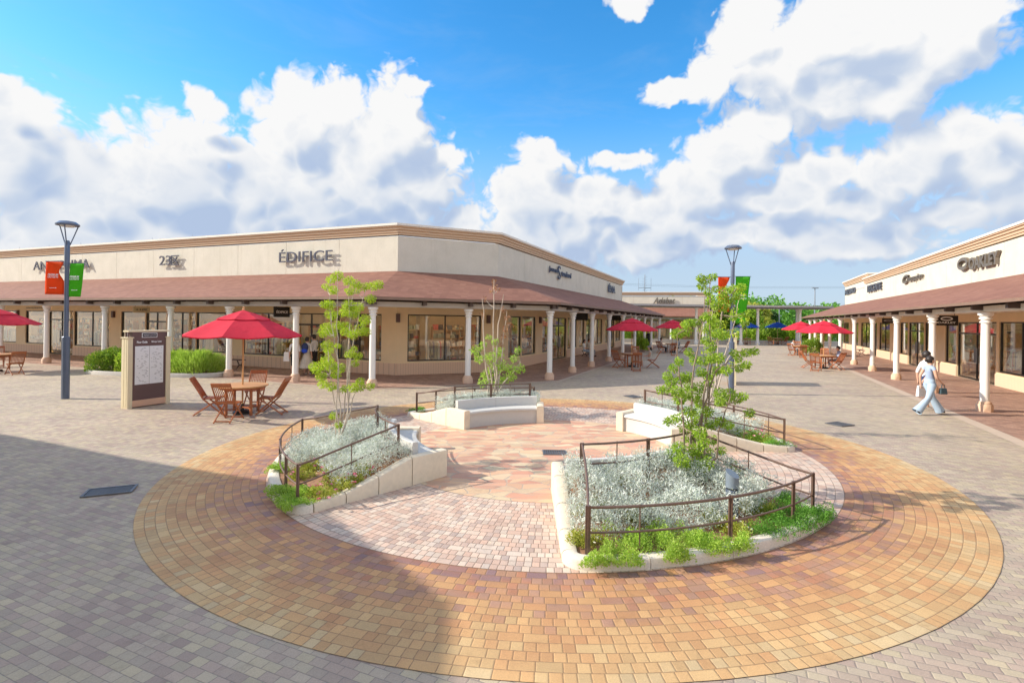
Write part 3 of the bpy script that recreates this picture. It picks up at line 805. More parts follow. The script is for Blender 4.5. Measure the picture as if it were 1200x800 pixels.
for P, Q in zip(CLe[:-1], CLe[1:]):
    t, L = unit(P, Q); n = (t[1], -t[0]); k = round(L/2.05)
    for i in range(k + 1):
        m = MB(); m.boxdir(P, t, n, L*i/k - .07, L*i/k + .07, -.14, .34, 3.0, 3.17); m.build('bracket', 'bracket_brown', bl)
colsL = [on_line(px, nL, 15.36) for px in (55, 123, 200, 269, 347)]
t_, _ = unit(CLn[0], CLn[1])
colsL += [(colsL[0][0] - t_[0]*4.2*i, colsL[0][1] - t_[1]*4.2*i) for i in (1, 2, 3)]
colsL += [CLn[1], ((CLn[1][0] + CLn[2][0])/2, (CLn[1][1] + CLn[2][1])/2), CLn[2]]
colsL += [on_line(px, nR, 7.12) for px in (671.5, 693.8, 714, 730, 744, 755.3, 763.3)] + [CLn[3]]
for x, y in colsL: add_column(bl, x, y)
m = MB(); l2 = MB()
for px, n, c in ((22, nL, 19.1), (134, nL, 19.1), (274, nL, 19.1), (390, nL, 19.1), (466, nC, 22.6), (572, nC, 22.6), (632, nR, 10.42)):
    p = on_line(px, n, c); o = (-n[0], -n[1])
    tt = (-o[1], o[0])
    m = MB(); m.boxdir(p, tt, o, -.08, .08, .003, .14, 2.34, 2.72); m.build('wall_lamp', 'board_brown', bl)
shop_interior(bl, wl3)
P, Q = WL[0], WL[1]; t, L = unit(P, Q); n = (t[1], -t[0])
stock((P[0] + t[0]*13, P[1] + t[1]*13), t, n, L - 14.5, 'the long left shop front', 2.4)
P, Q = WL[1], WL[2]; t, L = unit(P, Q); n = (t[1], -t[0]); stock(P, t, n, L, 'the angled corner shop', 2.2, 1.3)
P, Q = WL[2], WL[3]; t, L = unit(P, Q); n = (t[1], -t[0]); stock((P[0] + t[0]*1.5, P[1] + t[1]*1.5), t, n, 20, 'the shaded shop side', 2.8)
# lettering on the parapet
def sign(parent, body, px0, px1, py0, py1, nrm, c, mat, depth=.05, off=.14, shear=0, bold=0, extra=None, name='sign_lettering'):
    A = on_line(px0, nrm, c); B = on_line(px1, nrm, c)
    t, w = unit(A, B); n = (-nrm[0], -nrm[1])
    cx, cy = (A[0] + B[0])/2, (A[1] + B[1])/2; pm_ = (px0 + px1)/2
    vz = lambda py: EYE - cy*((py - HORZ)*CR - (pm_ - 600)*SR)/600
    z0, z1 = vz(py1), vz(py0)
    mb = MB(); letters(mb, body, (cx + n[0]*off, cy + n[1]*off, (z0 + z1)/2), t, n, w, z1 - z0, depth, shear, bold)
    st = MB()
    for k in range(4):
        for zz in (.3, .7):
            q = (A[0] + (B[0]-A[0])*(k + .5)/4, A[1] + (B[1]-A[1])*(k + .5)/4)
    return mb.build(name, mat, parent)
sign(bl, 'ANTEPRIMA', 41.5, 107, 305.5, 315.5, nL, 19.1, 'letter_grey')
sign(bl, '23', 189, 202, 300, 311, nL, 19.1, 'letter_grey'); sign(bl, '区', 202.5, 211.5, 299.5, 311, nL, 19.1, 'letter_grey', bold=.01)
sign(bl, 'ÉDIFICE', 329, 391, 291.5, 307, nL, 19.1, 'letter_grey')
sign(bl, 'ANTEPRIMA', 30.5, 49.5, 359.8, 361.4, nL, 19.08, 'letter_bronze', .01, .01)
sign(bl, 'Journal', 641, 651.5, 313, 320.5, nR, 10.42, 'letter_navy', .05, .1, bold=.012)
sign(bl, 'S', 651.5, 654.5, 311.5, 327.5, nR, 10.42, 'letter_navy', .05, .1)
sign(bl, 'tandard', 655.5, 667, 318.5, 325, nR, 10.42, 'letter_navy', .05, .1, bold=.012)
sign(bl, 'IÉNA', 711, 719.3, 332.5, 343, nR, 10.42, 'letter_navy', .05, .1, bold=.012)

# ================= right building =================
mL = (-.914, .405)      # outward normal of the right building's front (faces the plaza)
nRt = (.914, -.405); nRe = (.405, .914)
def rline(c, ce): return (nRe[0]*ce + nRt[0]*c, nRe[1]*ce + nRt[1]*c)
W0, W1, Wn = rline(10, 63), rline(10, 53.2), rline(10, 2)
br = empty('shop_building', 'sunlit cream shop building on the right with pink brown awning roof and white columns', 'building', (W1[0], W1[1], 0))
def near_ops(L, tfar):
    out = []
    return out
P, Q = W0, Wn; t, L = unit(P, Q)
spR = [(989, 995, 'window', 0), (999, 1006, 'window', 1), (1009, 1020, 'window', 1), (1022, 1028, 'door', 1), (1030.5, 1043, 'window', 1), (1055, 1064, 'window', 0), (1065, 1083, 'door', 1), (1084, 1097, 'window', 0), (1108, 1121, 'window', 0), (1122, 1168, 'door', 1), (1171, 1262, 'window', 2), (1300, 1420, 'window', 2), (1440, 1560, 'door', 1)]
facade(br, P, Q, rng_ops(P, Q, nRt, 10, spR))
facade(br, rline(25, 63), W0, [])
parapet(br, [W1, Wn, rline(25, 2)], 4.45, 6.0)
m = MB(); 
cornice(br, [W1, Wn, rline(25, 2)], 6.0)
E0, E1, E2 = rline(25, 63.1), rline(9.9, 63.1), rline(9.9, 50.7)
pp = [rline(25, 63.15), rline(10.12, 63.15), rline(10.12, 52.2), rline(13, 52.2)]
parapet(br, pp, 4.45, 6.4); cornice(br, pp, 6.4)
m = MB(); m.prism([rline(10.1, 63), rline(25, 63), rline(25, 2), rline(10.1, 2)][::-1], 5.8, 5.9); m.build('roof_deck', 'far_roof', br)
er0, er1 = rline(6.15, 63.1), rline(6.15, 1.9); wr0, wr1 = rline(9.99, 63.1), rline(9.99, 1.9)
m = MB(); sweep_between(m, [er0, er1], 3.22, [wr0, wr1], 4.55, .10); m.build('awning_roof', 'roof_shingle', br)
m = MB(); sweep(m, [er0, er1], [(0, 3.12), (.03, 3.12), (.03, 3.21), (0, 3.21)]); m.build('eave_trim', 'eave_brown', br)
cr0, cr1 = rline(6.65, 63), rline(6.65, 2)
m = MB(); sweep(m, [cr0, cr1], [(-.09, 2.93), (.09, 2.93), (.09, 3.10), (-.09, 3.10)]); m.build('beam', 'soffit', br)
m = MB(); sweep_between(m, mitre([cr0, cr1], -.1), 3.09, [rline(9.98, 63), rline(9.98, 2)], 3.1, .02); m.build('soffit', 'soffit', br)
m = MB(); t, L = unit(cr0, cr1); n = (t[1], -t[0]); k = round(L/2.2)
for i in range(k + 1):
    m = MB(); m.boxdir(cr0, t, n, max(.1, L*i/k) - .07, max(.1, L*i/k) + .07, -.14, .34, 2.98, 3.12); m.build('bracket', 'bracket_brown', br)
cR = [on_line(px, nRt, 6.65) for px in (1155, 1093, 1051, 1022.8, 1001.5, 985, 972.5, 963, 955.5, 949.5)] + [rline(6.65, 15.4), rline(6.65, 10.7), rline(6.65, 6)]
for x, y in cR: add_column(br, x, y)
shop_interior(br, [W0, Wn])
stock(rline(10, 44), (-.405, -.914), mL, 34, 'the right hand shops', 2.7)
m = MB(); m.prism([rline(10.35, 62.9), rline(25, 62.9), rline(25, 62.7), rline(10.35, 62.7)], 0, 3); m.prism([rline(10.35, 2.1), rline(15, 2.1), rline(15, 2.3), rline(10.35, 2.3)][::-1], 0, 4.4); m.build('end_wall', 'wall_paint', br)
sign(br, 'OAKLEY', 1139, 1174, 298, 313, nRt, 10, 'letter_bronze', .12, .1, bold=.03)
# ringed initial of the big sign
A = on_line(1131.5, nRt, 10)
zc = EYE - A[1]*((309 - HORZ)*CR - (1131.5 - 600)*SR)/600
def ring_logo(parent, c, t, n, rx, rz, tw, depth, mat):
    mb = MB(); N_ = 28; rings = []
    c = Vector(c); t3 = Vector((t[0], t[1], 0)); n3 = Vector((n[0], n[1], 0)); rings = []
    for k in range(N_ + 1):
        a = 2*math.pi*k/N_; q = []
        for s_, d_ in ((1, 0), (1, 1), (1 - tw, 1), (1 - tw, 0)):
            sx = rx*(1 if s_ == 1 else 1 - tw*.72); sz = rz*(1 if s_ == 1 else 1 - tw*1.5)
            q.append(c + t3*(math.cos(a)*sx) + Vector((0, 0, math.sin(a)*sz)) + n3*(depth*d_))
        rings.append(q)
    mb.loft(rings, caps=False); return mb.build('sign_emblem', mat, parent)
ring_logo(br, (A[0] + mL[0]*.04, A[1] + mL[1]*.04, zc), (-.405, -.914), mL, .62, .30, .33, .13, 'letter_bronze')
sign(br, 'C', 1059.5, 1066, 322.2, 332, nRt, 10, 'letter_bronze', .1, .1, shear=.3, bold=.03); sign(br, 'hampion', 1065, 1083, 321.5, 330, nRt, 10, 'letter_bronze', .1, .1, shear=.3, bold=.01)
sign(br, 'DESCENTE', 1018, 1034, 332.5, 341, nRt, 10, 'letter_grey', .1, .1, bold=.02)
sign(br, 'MIZUNO', 991, 1003, 338, 344.5, nRt, 10.12, 'letter_grey', .1, .06, bold=.04)

# ================= far building =================
fd = Vector((.975, -.222)).normalized(); fn = (fd.y, -fd.x)
FP = Vector((14.6, 71.5)) - fd*14; F0, F1 = tuple(FP), tuple(FP + fd*26.0)
bf = empty('shop_building', 'distant cream shop building with red roof standing between the two arcades', 'building', (F1[0], F1[1], 0))
facade(bf, F0, F1, [(1 + i*3.4, 3.7 + i*3.4, .5 if i % 2 else .03, 2.7, 'window' if i % 2 else 'door', 1) for i in range(7)])
F2 = (F1[0] - fn[0]*14, F1[1] - fn[1]*14)
facade(bf, F1, F2, [])
parapet(bf, [F0, F1, F2], 4.5, 6.1); cornice(bf, [F0, F1, F2], 6.1)
eF = mitre([F0, F1], 4.1); m = MB(); sweep_between(m, eF, 3.3, [F0, F1], 4.6, .1); m.build('awning_roof', 'roof_shingle', bf)
cF = mitre([F0, F1], 3.7); m = MB(); sweep(m, cF, [(-.09, 2.93), (.09, 2.93), (.09, 3.12), (-.09, 3.12)]); m.build('beam', 'beam_grey', bf)
for i in range(7): add_column(bf, cF[0][0] + fd.x*(1 + i*4), cF[0][1] + fd.y*(1 + i*4))
shop_interior(bf, [F0, F1], 6)
m = MB(); m.add([(*F0, 6.05), (*F1, 6.05), (*F2, 6.05), (F0[0] - fn[0]*14, F0[1] - fn[1]*14, 6.05)], [(0, 1, 2, 3)]); m.build('roof_deck', 'far_roof', bf)
mb = MB(); ctr = Vector(on_line(778, (-fn[0], -fn[1]), -(F0[0]*fn[0] + F0[1]*fn[1])))
letters(mb, 'Adabat', (ctr.x + fn[0]*.12, ctr.y + fn[1]*.12, 5.45), fd, fn, 2.9, .85, .1, .3, .02); mb.build('sign_lettering', 'letter_bronze', bf)

# ================= building behind the camera's left (throws the big shadow) =================
sh = [(-31, 15.2), (-12.4, 7.75), (-9.5, 4.5), (-9.2, 1), (-8.6, -14), (-31, -14)]
bs = empty('shop_building', 'cream shop building beside the plaza whose roof shades the lower left paving', 'building', (-12, 7, 0))
pth = [sh[5], sh[4], sh[3], sh[2], sh[1], sh[0]]
pth2 = [(x, y) for x, y in sh]
for P, Q in zip(sh[1:5], sh[0:4]):
    L = unit(P, Q)[1]; facade(bs, P, Q, [(1 + i*3.6, 3.6 + i*3.6, .6 if i % 3 else .03, 2.7, 'window' if i % 3 else 'door', 1) for i in range(int((L - 1)/3.6))], ztop=4.9)
m = MB(); m.prism([(-31, 12), (-14.5, 6), (-11.5, 3), (-11.3, -14), (-31, -14)][::-1], 0, 4.88); m.build('shop_core', 'shop_wood', bs)
m = MB(); m.prism([sh[i] for i in range(6)][::-1], 4.91, 5.42); m.build('parapet', 'stucco', bs)

# arcade floors and the pale border
m = MB(); a = mitre(CLe, .45); b = mitre(WLe, .05); m.loft([[(p[0], p[1], .006), (q[0], q[1], .006)] for p, q in zip(a, b)], closed_ring=False); tag(m.build('arcade_paving', 'arcade_bricks'), kind='structure')
m = MB(); a = mitre(CLe, .60); b = mitre(CLe, .45); m.loft([[(p[0], p[1], .005), (q[0], q[1], .005)] for p, q in zip(a, b)], closed_ring=False); tag(m.build('paving_border', 'pale_border'), kind='structure')
m = MB(); m.add([(*rline(5.75, 63), .006), (*rline(9.95, 63), .006), (*rline(9.95, 2), .006), (*rline(5.75, 2), .006)], [(0, 1, 2, 3)]); tag(m.build('arcade_paving', 'arcade_bricks'), kind='structure')
m = MB(); m.add([(*rline(5.45, 63), .005), (*rline(5.75, 63), .005), (*rline(5.75, 2), .005), (*rline(5.45, 2), .005)], [(0, 1, 2, 3)]); tag(m.build('paving_border', 'pale_border'), kind='structure')

# blade signs hanging under the arcades
def blade(px, c, nrm, z0, z1, w, text, board, ink, label, facing, emblem=False, base=None):
    p = on_line(px, nrm, c); t = (-nrm[0], -nrm[1]) if facing > 0 else nrm
    n = (t[1], -t[0])
    e = empty('hanging_sign', label, 'sign', (p[0], p[1], z0), group='blade signs under the arcades')
    m = MB(); m.boxdir(p, t, n, -w/2, w/2, -.03, .03, z0, z1); m.build('sign_board', board, e)
    m = MB()
    for s_ in (-.35, .35): m.tube([(p[0] + t[0]*w*s_, p[1] + t[1]*w*s_, z1), (p[0] + t[0]*w*s_, p[1] + t[1]*w*s_, 3.11)], .01, 6)
    m.build('hanger', 'bracket_brown', e)
    if text:
        m = MB(); h = (z1 - z0)
        if emblem:
            letters(m, text, (p[0] + n[0]*.034, p[1] + n[1]*.034, z0 + h*.3), t, n, w*.8, h*.2, .006, bold=.02)
        else: letters(m, text, (p[0] + n[0]*.034, p[1] + n[1]*.034, z0 + h*.52), t, n, w*.74, h*.30, .006, bold=.01)
        m.build('sign_lettering', ink, e)
    if emblem: ring_logo(e, (p[0] + n[0]*.032, p[1] + n[1]*.032, z0 + h*.68), t, n, w*.27, h*.2, .33, .006, ink)
    # mapping from world to the sign's own frame for the ring is handled in build()
blade(165.5, 17.0, nL, 2.62, 2.93, .80, '23区', 'board_cream', 'ink', 'cream sign lettered 23 hanging under the left arcade', -1)
blade(330, 17.0, nL, 2.50, 2.95, .85, 'ÉDIFICE', 'sign_black', 'white_paint', 'black sign lettered EDIFICE hanging beside a white column', -1)
blade(681, 8.6, nR, 2.55, 2.98, .85, 'Journal Standard', 'sign_black', 'white_paint', 'black sign with tiny white script under the shaded arcade', -1)
blade(723.5, 8.6, nR, 2.60, 3.0, .9, 'IÉNA', 'sign_black', 'white_paint', 'black sign with widely spaced white capitals above the red parasol', -1)
blade(1109, 8.3, nRt, 2.52, 2.96, .80, 'OAKLEY', 'sign_black', 'white_paint', 'black sign with white ring emblem under the right arcade', -1, emblem=True)
blade(1040, 8.3, nRt, 2.62, 2.92, .55, 'C', 'sign_black', 'white_paint', 'small dark sign hanging halfway along the right arcade', -1)
# ================= planters =================
RI, RO = 2.42, 4.85
def wall_h(r):
    pts = [(0, .43), (3.08, .43), (3.65, .27), (4.15, .155), (4.6, .12), (9, .12)]
    for (a, h), (b, k) in zip(pts[:-1], pts[1:]):
        if r <= b: return h + (k - h)*(r - a)/(b - a)
def soil_h(r):
    return max(.07, wall_h(r) - (.03 if r > 3.3 else .04))
def planter(a0, a1, label, blabel):
    """planter between angles a0..a1: flat ends by the bench, walls sloping down to a low round kerb"""
    am = (a0 + a1)/2; cx, cy = pol(3.6, am)
    e = empty('stone_planter', label, 'planter', (cx, cy, 0), group='stone planters round the circular plaza')
    hw = .085
    # centre line of the wall
    def line_pts(a, rs):
        return [pol(r, a) + (r,) for r in rs]
    inset0 = lambda r: a0 + math.degrees(hw/r); inset1 = lambda r: a1 - math.degrees(hw/r)
    segs = []
    rr = [RI, 2.6, 2.85, 3.08, 3.09, 3.4, 3.65, 3.66, 3.9, 4.15, 4.16, 4.45, RO - .25]
    A = [pol(r, inset0(r)) + (r,) for r in rr]; Bp = [pol(r, inset1(r)) + (r,) for r in rr]
    outer = []
    rc = RO - hw
    # rounded corners then the arc
    ka, kb = inset0(rc) + math.degrees(.24/rc), inset1(rc) - math.degrees(.24/rc)
    def corner(p, c, q):
        return [((1-s)**2*p[0] + 2*s*(1-s)*c[0] + s*s*q[0], (1-s)**2*p[1] + 2*s*(1-s)*c[1] + s*s*q[1], 4.7) for s in (0, .2, .4, .6, .8, 1)]
    c0 = corner(A[-1], pol(rc, inset0(rc)), pol(rc, ka)); c1 = corner(pol(rc, kb), pol(rc, inset1(rc)), Bp[-1])
    arc = [pol(rc, ka + (kb - ka)*i/24) + (4.7,) for i in range(25)]
    full = A[:-1] + c0 + arc[1:-1] + c1 + Bp[:-1][::-1]
    def strip(pts, name, mat):
        mb = MB(); rings = []
        n = len(pts)
        for i, p in enumerate(pts):
            q0, q1 = pts[max(0, i-1)], pts[min(n-1, i+1)]; tx, ty = q1[0]-q0[0], q1[1]-q0[1]; L = math.hypot(tx, ty) or 1; nx, ny = -ty/L, tx/L
            h = wall_h(p[2]); rd = .05 if h < .3 else .03
            pr = [(-hw, -.05), (-hw, h - rd), (-hw + rd*.3, h - rd*.3), (-hw + rd, h), (hw - rd, h), (hw - rd*.3, h - rd*.3), (hw, h - rd), (hw, -.05)]
            rings.append([(p[0] + nx*o, p[1] + ny*o, z) for o, z in pr])
        mb.loft(rings); return mb.build(name, mat, e, smooth=35, dip=True)
    # cut into blocks with hairline joints
    def blocks(pts, cuts, name, mat):
        prev = 0
        for c in cuts + [len(pts) - 1]:
            seg = pts[prev:c+1]
            if len(seg) < 2: continue
            a, b = seg[0], seg[1]; L = math.hypot(b[0]-a[0], b[1]-a[1]); g = .005/max(L, .01)
            seg = [(a[0] + (b[0]-a[0])*g, a[1] + (b[1]-a[1])*g, a[2])] + seg[1:]
            strip(seg, name, mat); prev = c
    low = c0 + arc[1:-1] + c1
    blocks(A[:4], [], 'end_block', 'planter_stone'); blocks(A[4:7], [], 'side_wall', 'planter_stone'); blocks(A[7:10] + [], [], 'side_wall', 'planter_stone'); blocks(A[10:12] + [c0[0]], [], 'side_wall', 'planter_stone')
    blocks(low, [9, 16, 23], 'kerb', 'rim_stone')
    Br = Bp[::-1]
    blocks([c1[-1]] + Bp[10:12][::-1], [], 'side_wall', 'planter_stone'); blocks(Bp[7:10][::-1], [], 'side_wall', 'planter_stone'); blocks(Bp[4:7][::-1], [], 'side_wall', 'planter_stone'); blocks(Bp[:4][::-1], [], 'end_block', 'planter_stone')
    # bench between the end blocks
    def arc_body(r0, r1, z0, z1, g0, g1, name, mat, rd=.0, k=24, cuts=1):
        for c in range(cuts):
            b0 = a0 + g0 + (a1 - a0 - g0 - g1)*c/cuts + (.1 if c else 0); b1 = a0 + g0 + (a1 - a0 - g0 - g1)*(c+1)/cuts
            rings = []
            for i in range(k+1):
                a = b0 + (b1 - b0)*i/k
                pr = [(r0, z0), (r0, z1 - rd), (r0 + rd*.3, z1 - rd*.3), (r0 + rd, z1), (r1 - rd*.5, z1), (r1, z1 - rd*.5), (r1, z0)] if rd else [(r0, z0), (r0, z1), (r1, z1), (r1, z0)]
                rings.append([pol(r, a) + (z,) for r, z in pr])
            mb = MB(); mb.loft(rings); mb.build(name, mat, e, smooth=35, dip=True)
    gi = math.degrees(.172/2.6)
    arc_body(2.49, 2.86, -.02, .325, gi, gi, 'bench_base', 'seat_stone')
    arc_body(2.45, 2.86, .327, .385, gi, gi, 'seat', 'seat_stone', .035, cuts=2)
    gi = math.degrees(.172/2.85)
    arc_body(2.862, 2.96, -.02, .60, gi, gi, 'backrest', 'seat_stone', .02, cuts=2)
    # soil
    mb = MB(); nr, na = 14, 22
    for i in range(nr+1):
        r = 2.95 + (RO - .12 - 2.95)*i/nr
        for j in range(na+1):
            b0, b1 = a0 + math.degrees(.12/r), a1 - math.degrees(.12/r)
            x, y = pol(r, b0 + (b1-b0)*j/na); mb.v.append((x, y, soil_h(r) + random.uniform(-.012, .012)))
    n = na + 1
    for i in range(nr):
        for j in range(na): mb.f.append((i*n+j, i*n+j+1, (i+1)*n+j+1, (i+1)*n+j))
    mb.build('soil', 'soil', e, smooth=60, dip=True)
    return e
def railing(a0, a1, label):
    ins = [(3.2, a0 + 6.4), (4.67, a0 + 3.2), (4.70, a1 - 3.6), (3.15, a1 - 5.5)]
    H_ = lambda r: soil_h(r) + .49
    top = []; N_ = 18
    def zt(r): return .90 + (.60 - .90)*min(1, max(0, (r - 3.15)/1.45))
    A, B_, C_, D_ = ins
    side1 = [(A[0] + (B_[0]-A[0])*i/6, A[1] + (B_[1]-A[1])*i/6) for i in range(6)]
    arc1 = [(B_[0] + (C_[0]-B_[0])*i/N_, B_[1] + (C_[1]-B_[1])*i/N_) for i in range(N_)]
    side2 = [(C_[0] + (D_[0]-C_[0])*i/6, C_[1] + (D_[1]-C_[1])*i/6) for i in range(6)]
    arc2 = [(D_[0] + (A[0]-D_[0])*i/12, D_[1] + (A[1]-D_[1])*i/12) for i in range(12)]
    loop = side1 + arc1 + side2 + arc2
    cx, cy = pol(3.9, (a0+a1)/2)
    e = empty('railing', label, 'railing', (cx, cy, 0), group='brown railings round the planting beds')
    P = lambda q, dz: pol(*q) + (zt(q[0]) + dz - .02,)
    m = MB(); m.tube([P(q, 0) for q in loop], .0155, 8, closed=True); m.build('top_rail', 'rail_brown', e, smooth=50, dip=True)
    m = MB(); m.tube([P(q, -.26) for q in loop], .012, 8, closed=True); m.build('lower_rail', 'rail_brown', e, smooth=50, dip=True)
    posts = [(ins[0], 1), (ins[1], 1), (ins[2], 1), (ins[3], 1)]
    for k in (1, 3, 5): posts.append((arc1[int(N_*k/6)], k == 3 or k == 5))
    posts += [(side1[3], 0), (side2[3], 0), (arc2[3], 0), (arc2[6], 1), (arc2[9], 0)]
    for q, big in posts:
        x, y = pol(*q); z1 = zt(q[0]); z0 = soil_h(q[0]) - .05
        m = MB()
        if big: m.box((x, y, (z0 + z1)/2), (.055, .014, z1 - z0), rot=R(q[1] + 90)); m.box((x + .0, y, (z0 + z1)/2), (.014, .04, z1 - z0 - .004), rot=R(q[1] + 90))
        else: m.tube([(x, y, z0), (x, y, z1)], .008, 6)
        m.build('post' if big else 'baluster', 'rail_brown', e, dip=True)
PL = dict(FR=(-91.5, -44.5), BR=(-2.5, 44.5), BL=(87, 135.5), FL=(178, 226))
PN = dict(FR='nearest the viewer on the right, around a grey bollard light', BR='at the back right behind the leafy tree', BL='at the back left with the green bush', FL='on the left with pink flowers')
for k, (a0, a1) in PL.items():
    planter(a0, a1, {'FR': 'cream stone planter with built-in bench, holding the grey bollard light', 'BR': 'cream stone planter at back right with bright white curved bench', 'BL': 'cream stone planter at back left with curved grey bench facing us', 'FL': 'cream stone planter on the left holding pink flowers and a slender tree'}[k], '')
    railing(a0, a1, {'FR': 'brown metal railing round the bed with the grey bollard light', 'BR': 'brown metal railing round the back right bed behind the leafy tree', 'BL': 'brown metal railing above the grey curved bench at back left', 'FL': 'brown metal railing round the left bed with pink flowers'}[k])

# ================= planting =================
def silver_bed(key, test, label):
    a0, a1 = PL[key]; C_, D_, Ln, Wd = [], [], [], []
    r = 3.06
    mounds = [(random.uniform(3.1, 4.6), random.uniform(a0, a1)) for _ in range(60)]
    while r < 4.72:
        st = .085; k = int(R(a1 - a0)*r/st)
        for i in range(k):
            a = a0 + 2 + (a1 - a0 - 4)*(i + random.random())/k; q = r + random.uniform(-.05, .05)
            if not test(q, (a - a0)/(a1 - a0)): continue
            x, y = pol(q, a); z0 = soil_h(q) + ground_dip(x, y)
            md = min(math.hypot((q - m_[0]), R(a - m_[1])*q) for m_ in mounds)
            h = .42*(1 - .62*min(1, md/.25)**2) + random.uniform(-.02, .03)
            n = 54
            zz = z0 + h*rng.random(n)**.6
            b = np.c_[x + rng.normal(size=n)*.035, y + rng.normal(size=n)*.035, zz - .04]
            d = np.c_[rng.normal(size=n)*.75, rng.normal(size=n)*.75, np.full(n, .75)]
            C_.append(b); D_.append(d); Ln.append(rng.uniform(.032, .072, n)); Wd.append(rng.uniform(.006, .014, n))
        r += .08
    o = leaves_obj('silver_foliage', np.concatenate(C_), np.concatenate(D_), np.concatenate(Ln), np.concatenate(Wd), 'leaf_silver', droop=.1)
    tag(o, label, 'foliage', kind='stuff')
silver_bed('FR', lambda r, f: r < 4.40 - .25*max(0, f - .70)*3.6, 'dense silver grey foliage filling the bed around the grey bollard light')
silver_bed('FL', lambda r, f: r < 4.12 if f > .55 else r < 4.62, 'dense silver grey foliage under the slender tree in the left bed')
silver_bed('BL', lambda r, f: f < .80 or r < 3.7, 'dense silver grey foliage behind the grey curved bench')
silver_bed('BR', lambda r, f: f > .16 and r < 4.55, 'dense silver grey foliage in the back right bed')

def clump(px, py, r, mat, label, grp, zs=None, h=.16, flowers=None, nfl=0, name='green_plant', lsz=.035, dens=1.0, cat='plant'):
    x, y = at(px, py, .2); rr = math.hypot(x - CX, y - CY); z0 = soil_h(rr) + ground_dip(x, y) - .02
    e = empty(name, label, cat, (x, y, z0), group=grp)
    r = r*1.4; n = int(2600*dens*(r/.2)**2); lsz *= .75
    K_ = 9; lob = [(random.gauss(0, .5)*r, random.gauss(0, .42)*r, random.uniform(.38, .62)*r, random.uniform(.55, 1.1)*h) for _ in range(K_)]
    ki = rng.integers(0, K_, n); LB = np.array(lob)[ki]
    a = rng.random(n)*2*math.pi; qq = np.sqrt(rng.random(n)); q = qq*LB[:, 2]
    top = LB[:, 3]*(1 - qq**2*.85)
    P_ = np.c_[x + LB[:, 0] + q*np.cos(a), y + LB[:, 1] + q*np.sin(a), z0 + top*rng.random(n)**.45]
    D_ = np.c_[np.cos(a)*qq*.8 + rng.normal(size=n)*.55, np.sin(a)*qq*.8 + rng.normal(size=n)*.55, .8 + rng.random(n)*.5]
    pr = np.hypot(P_[:, 0] - CX, P_[:, 1] - CY); pa = np.degrees(np.arctan2(P_[:, 1] - CY, P_[:, 0] - CX)) % 360; ok = np.zeros(n, bool)
    for b0, b1 in PL.values(): m0 = np.degrees(.03/pr); ok |= ((pa - b0 - m0) % 360) < (b1 - b0 - 2*m0)
    ok &= (pr < RO + .11); P_[:, 2] = np.where((pr > RO - .17) & (pr < RO), np.maximum(P_[:, 2], .12), P_[:, 2]); P_, D_ = P_[ok], D_[ok]; n = len(P_)
    leaves_obj('leaves', P_, D_, rng.uniform(.7, 1.3, n)*lsz, rng.uniform(.3, .5, n)*lsz, mat, e)
    if flowers:
        C_, D2 = [], []
        for i in range(nfl):
            aa, qq = random.random()*6.28, r*random.random()**.5
            c = np.array([x + qq*math.cos(aa), y + qq*math.sin(aa), z0 + h*(1 - (qq/r)**2*.75) + .02])
            for k in range(6):
                b = k*math.pi/3; C_.append(c); D2.append((math.cos(b), math.sin(b), .45))
        s_ = .042 if 'pink' in flowers else .024
        leaves_obj('flowers', C_, D2, s_*.8, s_*.8, flowers, e, droop=.1, fold=0)
GL = 'feathery lime green plants along the kerb'
fr = [(712, 655, .17, 'feathery lime green plant nearest the front corner of the right bed'), (757, 655, .13, 'feathery lime green plant spilling over the kerb, second along the right bed'), (795, 645, .14, 'feathery lime green plant below the middle of the right railing'), (815, 625, .12, 'lime green plant beside the small white flowers below the right railing'), (868, 634, .12, 'small lime green plant below the grey bollard light'), (742, 628, .13, 'loose lime plant just inside the right bed railing')]
fr += [(775, 622, .13, 'lime plant behind the kerb, between railing foot and silver foliage'), (728, 645, .12, 'lime plant touching the left front corner of the kerb'), (840, 632, .11, 'low lime plant between the daisies and the kerb')]
for px, py, r, lb in fr: clump(px, py, r*1.12, 'leaf_bright', lb, GL, h=.25)
for px, py, r, lb in [(930, 606, .20, 'large flat green mat plant under the corner of the right railing'), (962, 600, .18, 'green mat plant at the pointed right end of the bed'), (905, 615, .14, 'green mat plant beside the daisies below the bollard light'), (948, 592, .14, 'green mat plant behind the railing corner post'), (906, 592, .16, 'green mat plant right of the bollard light, inside the railing'), (925, 580, .14, 'green mat plant inside the railing near its right corner')]:
    clump(px, py, r, 'leaf_mat_green', lb, 'flat green mat plants', h=.20, lsz=.03)
for px, py, r, fl, k, lb in [(697, 600, .14, 'petal_white', 14, 'yellow green plant with white blooms by the left stone wall'), (720, 578, .12, 'petal_white', 12, 'yellow green plant dotted white behind the front railing corner'), (838, 605, .13, 'petal_white', 22, 'white daisy plant left of the grey bollard foot'), (885, 592, .13, 'petal_white', 26, 'white daisy plant right of the grey bollard foot'), (905, 568, .17, 'petal_white', 20, 'broad yellow green plant beside the right railing corner'), (745, 605, .12, 'petal_white', 9, 'small yellow green plant in front of the silver foliage'), (684, 625, .12, 'petal_white', 10, 'yellow green plant in the front corner beside the left stone wall'), (862, 612, .12, 'petal_white', 14, 'daisy plant directly in front of the grey bollard')]:
    clump(px, py, r, 'leaf_yellow', lb, 'yellow green flowering plants', h=.19, flowers=fl, nfl=k)
